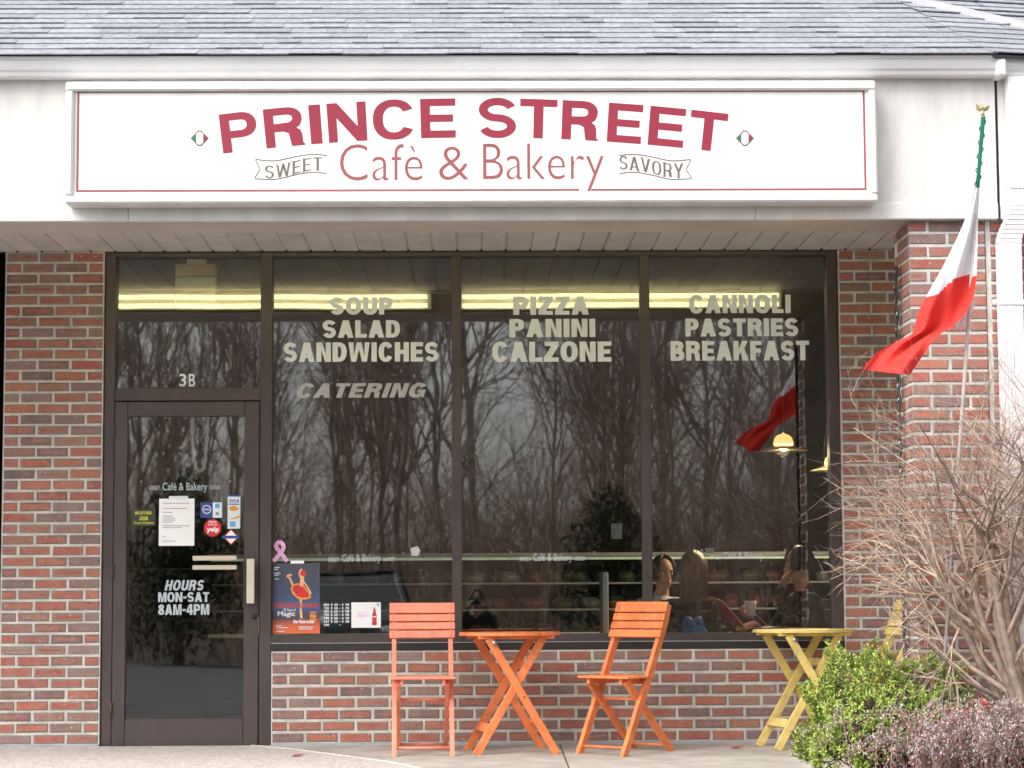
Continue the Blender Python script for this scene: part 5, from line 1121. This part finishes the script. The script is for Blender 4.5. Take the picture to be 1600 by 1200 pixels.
def car(X, Y, label, paint, rz=0):
    e = empty('parked_car', (X, Y, LOT(Y)), rz); tag(e, label, 'car'); z0 = 0
    def prt(name, mb, m, par=None): return link(name, mb.mesh(name, m), par or e, local=True)
    secs = [(2.25, .62, .42, .62), (2.15, .80, .28, .80), (1.6, .88, .22, .94), (.8, .90, .22, 1.02), (-1.0, .90, .22, 1.04), (-2.0, .88, .26, 1.02), (-2.3, .78, .36, .86)]
    mb = MB(); vs = []; n = len(secs)
    for y, hw, zb, zt in secs:
        for a, b in ((-.86, 0), (-1, .25), (-1, .62), (-.9, 1), (.9, 1), (1, .62), (1, .25), (.86, 0)): vs.append((hw*a, y, zb+(zt-zb)*b))
    fs = [tuple(range(8)), tuple((n-1)*8+k for k in range(7, -1, -1))]+[(i*8+k, i*8+8+k, i*8+8+(k+1) % 8, i*8+(k+1) % 8) for i in range(n-1) for k in range(8)]
    mb.add(vs, fs, True); bo = prt('car_body', mb, paint)
    cab = [(.95, .80, 1.0), (.25, .66, 1.50), (-1.35, .66, 1.54), (-2.1, .76, 1.02)]; mb = MB(); vs = []
    for y, hw, z in cab: vs += [(-hw, y, z), (hw, y, z)]
    vs += [(-.84, .95, .98), (.84, .95, .98), (.84, -2.1, .98), (-.84, -2.1, .98)]
    mb.add(vs, [(2, 3, 5, 4)]); gm = mat('car glass', (.012, .015, .017), .05, 0, spec=.8)
    rf = MB(); rf.bbox(-.66, .66, -1.36, .26, 1.50, 1.55, .02); prt('roof', rf, paint)
    for nm, q in (('windshield', (0, 1, 3, 2)), ('rear_window', (4, 5, 7, 6))): g_ = MB(); a_ = [Vector(vs[i]) for i in q]; g_.add(a_+[v-Vector((0, 0, .03)) for v in a_], [(0, 1, 2, 3), (7, 6, 5, 4), (0, 4, 5, 1), (1, 5, 6, 2), (2, 6, 7, 3), (3, 7, 4, 0)]); prt(nm, g_, gm)
    for s in (-1, 1):
        g_ = MB(); a_ = [Vector((s*.80, .93, 1.0)), Vector((s*.665, .25, 1.5)), Vector((s*.665, -1.35, 1.52)), Vector((s*.76, -2.05, 1.02))]; g_.add(a_+[v-Vector((s*.03, 0, 0)) for v in a_], [(0, 1, 2, 3), (7, 6, 5, 4), (0, 4, 5, 1), (1, 5, 6, 2), (2, 6, 7, 3), (3, 7, 4, 0)]); prt('side_window', g_, gm)
        for a_, b_ in (((.82, .96, 1.0), (.67, .25, 1.53)), ((.67, -1.35, 1.53), (.78, -2.12, 1.0)), ((.68, -.5, 1.52), (.83, -.5, 1.0))): g_ = MB(); g_.bar((s*a_[0], a_[1], a_[2]), (s*b_[0], b_[1], b_[2]), .06, .05); prt('roof_pillar', g_, paint)
        g_ = MB(); g_.sphere((s*1.0, .72, 1.06), (.11, .06, .075), 10); prt('mirror', g_, paint)
        g_ = MB(); g_.sphere((s*.62, 2.13, .70), (.19, .09, .085), 12); prt('headlight', g_, mat('headlight lens', (.7, .72, .74), .1, .05))
        for y in (1.38, -1.42):
            g_ = MB(); q = [(.0, .0), (.33, .0), (.345, .05), (.345, .17), (.33, .22), (0, .22)]
            g_.lathe([(a_, b_) for a_, b_ in q], 22); M = Matrix.Translation((s*.90-(.22 if s > 0 else 0)*0-s*.20, y, .345)) @ Matrix.Rotation(s*pi/2, 4, 'Y'); g_.v = [tuple(M @ Vector(v)) for v in g_.v]; w_ = prt('tyre', g_, MT['asphalt']); g_ = MB(); g_.lathe([(0, .225), (.2, .235), (.22, .222)], 16); g_.v = [tuple(M @ Vector(v)) for v in g_.v]; prt('rim', g_, MT['steel'], w_)
    g_ = MB(); g_.bbox(-.42, .42, 2.19, 2.27, .50, .66, .01); prt('grille', g_, MT['dark']); g_ = MB(); g_.bbox(-.16, .16, 2.265, 2.28, .42, .5, .003); prt('plate', g_, MT['paper'])
car(-1.75, -18.6, 'dark grey car parked facing the shop, mirrored in the left window', mat('dark grey car paint', (.05, .055, .06), .25, .03, spec=.7))
#car(3.1, -20.2, 'silver blue car parked facing the shop, mirrored in the right window', mat('silver blue car paint', (.30, .34, .38), .25, .03, spec=.7))

# ---------------------------------------------------------------- the person taking the picture, kneeling on the lot (seen mirrored)
ph = Vector((.03, -14.40, .94)); pz = LOT(-14.4)
ppl = empty('person', (.03, -14.45, pz)); tag(ppl, 'person in dark clothes kneeling with a camera, mirrored in the middle window', 'person')
hp, hg, R_ = head_parts(ph, Vector((0, 1, 0)))
g = lambda a, b, z: Vector((.03+a, -14.40+b, .94+z))
P_ = [(0, g(0, -.015, -.08), .052, g(0, -.03, -.22), .056), (1, g(-.15, -.04, -.24), .06, g(.15, -.04, -.24), .06), (1, g(-.07, -.05, -.32), .1, g(-.07, -.08, -.62), .1), (1, g(.07, -.05, -.32), .1, g(.07, -.08, -.62), .1)]
for s in (-1, 1):
    P_ += [(1, g(s*.18, -.03, -.25), .052, g(s*.22, .10, -.40), .044), (1, g(s*.22, .10, -.40), .042, g(s*.085, .20, -.10), .03), (2, g(s*.09, -.08, -.68), .088, g(s*.11, .02, pz-.94+.08), .065), (2, g(s*.11, .02, pz-.94+.075), .06, g(s*.11, -.40, pz-.94+.06), .045), (2, g(s*.11, -.40, pz-.94+.05), .04, g(s*.11, -.50, pz-.94+.05), .035)]
    hand(P_, 0, g(s*.082, .195, -.095), Vector((-s*.15, .25, 1)), Vector((-s, .1, 0)), .75)
b_ = body(hp+P_, [SKIN, mat('black coat', (.02, .02, .022), .8), DEN], 'body', ppl); face(b_, hg); hair(b_, hg, HAIRD, 220, .04, 11, cover=2.4, rad_=.006)
cm = empty('handheld_camera', (.03, -14.2, .90)); tag(cm, 'black camera held in both hands, mirrored in the middle window', 'camera')
MB().bbox(-.035, .095, -14.255, -14.205, .885, .972, .008).build('camera_body', MT['dark'], cm)
mb = MB(); mb.lathe([(0, 0), (.034, 0), (.034, .06), (.030, .07), (0, .066)], 20); mb.v = [(.03+v[0], -14.205+v[2], .93+v[1]) for v in mb.v]; lz = mb.build('lens', MT['dark'], cm)
mb = MB(); mb.sphere((.03, -14.142, .93), (.026, .006, .026), 14); mb.build('front_glass', mat('coated lens', (.02, .02, .03), .03, 0, spec=1.0), lz)
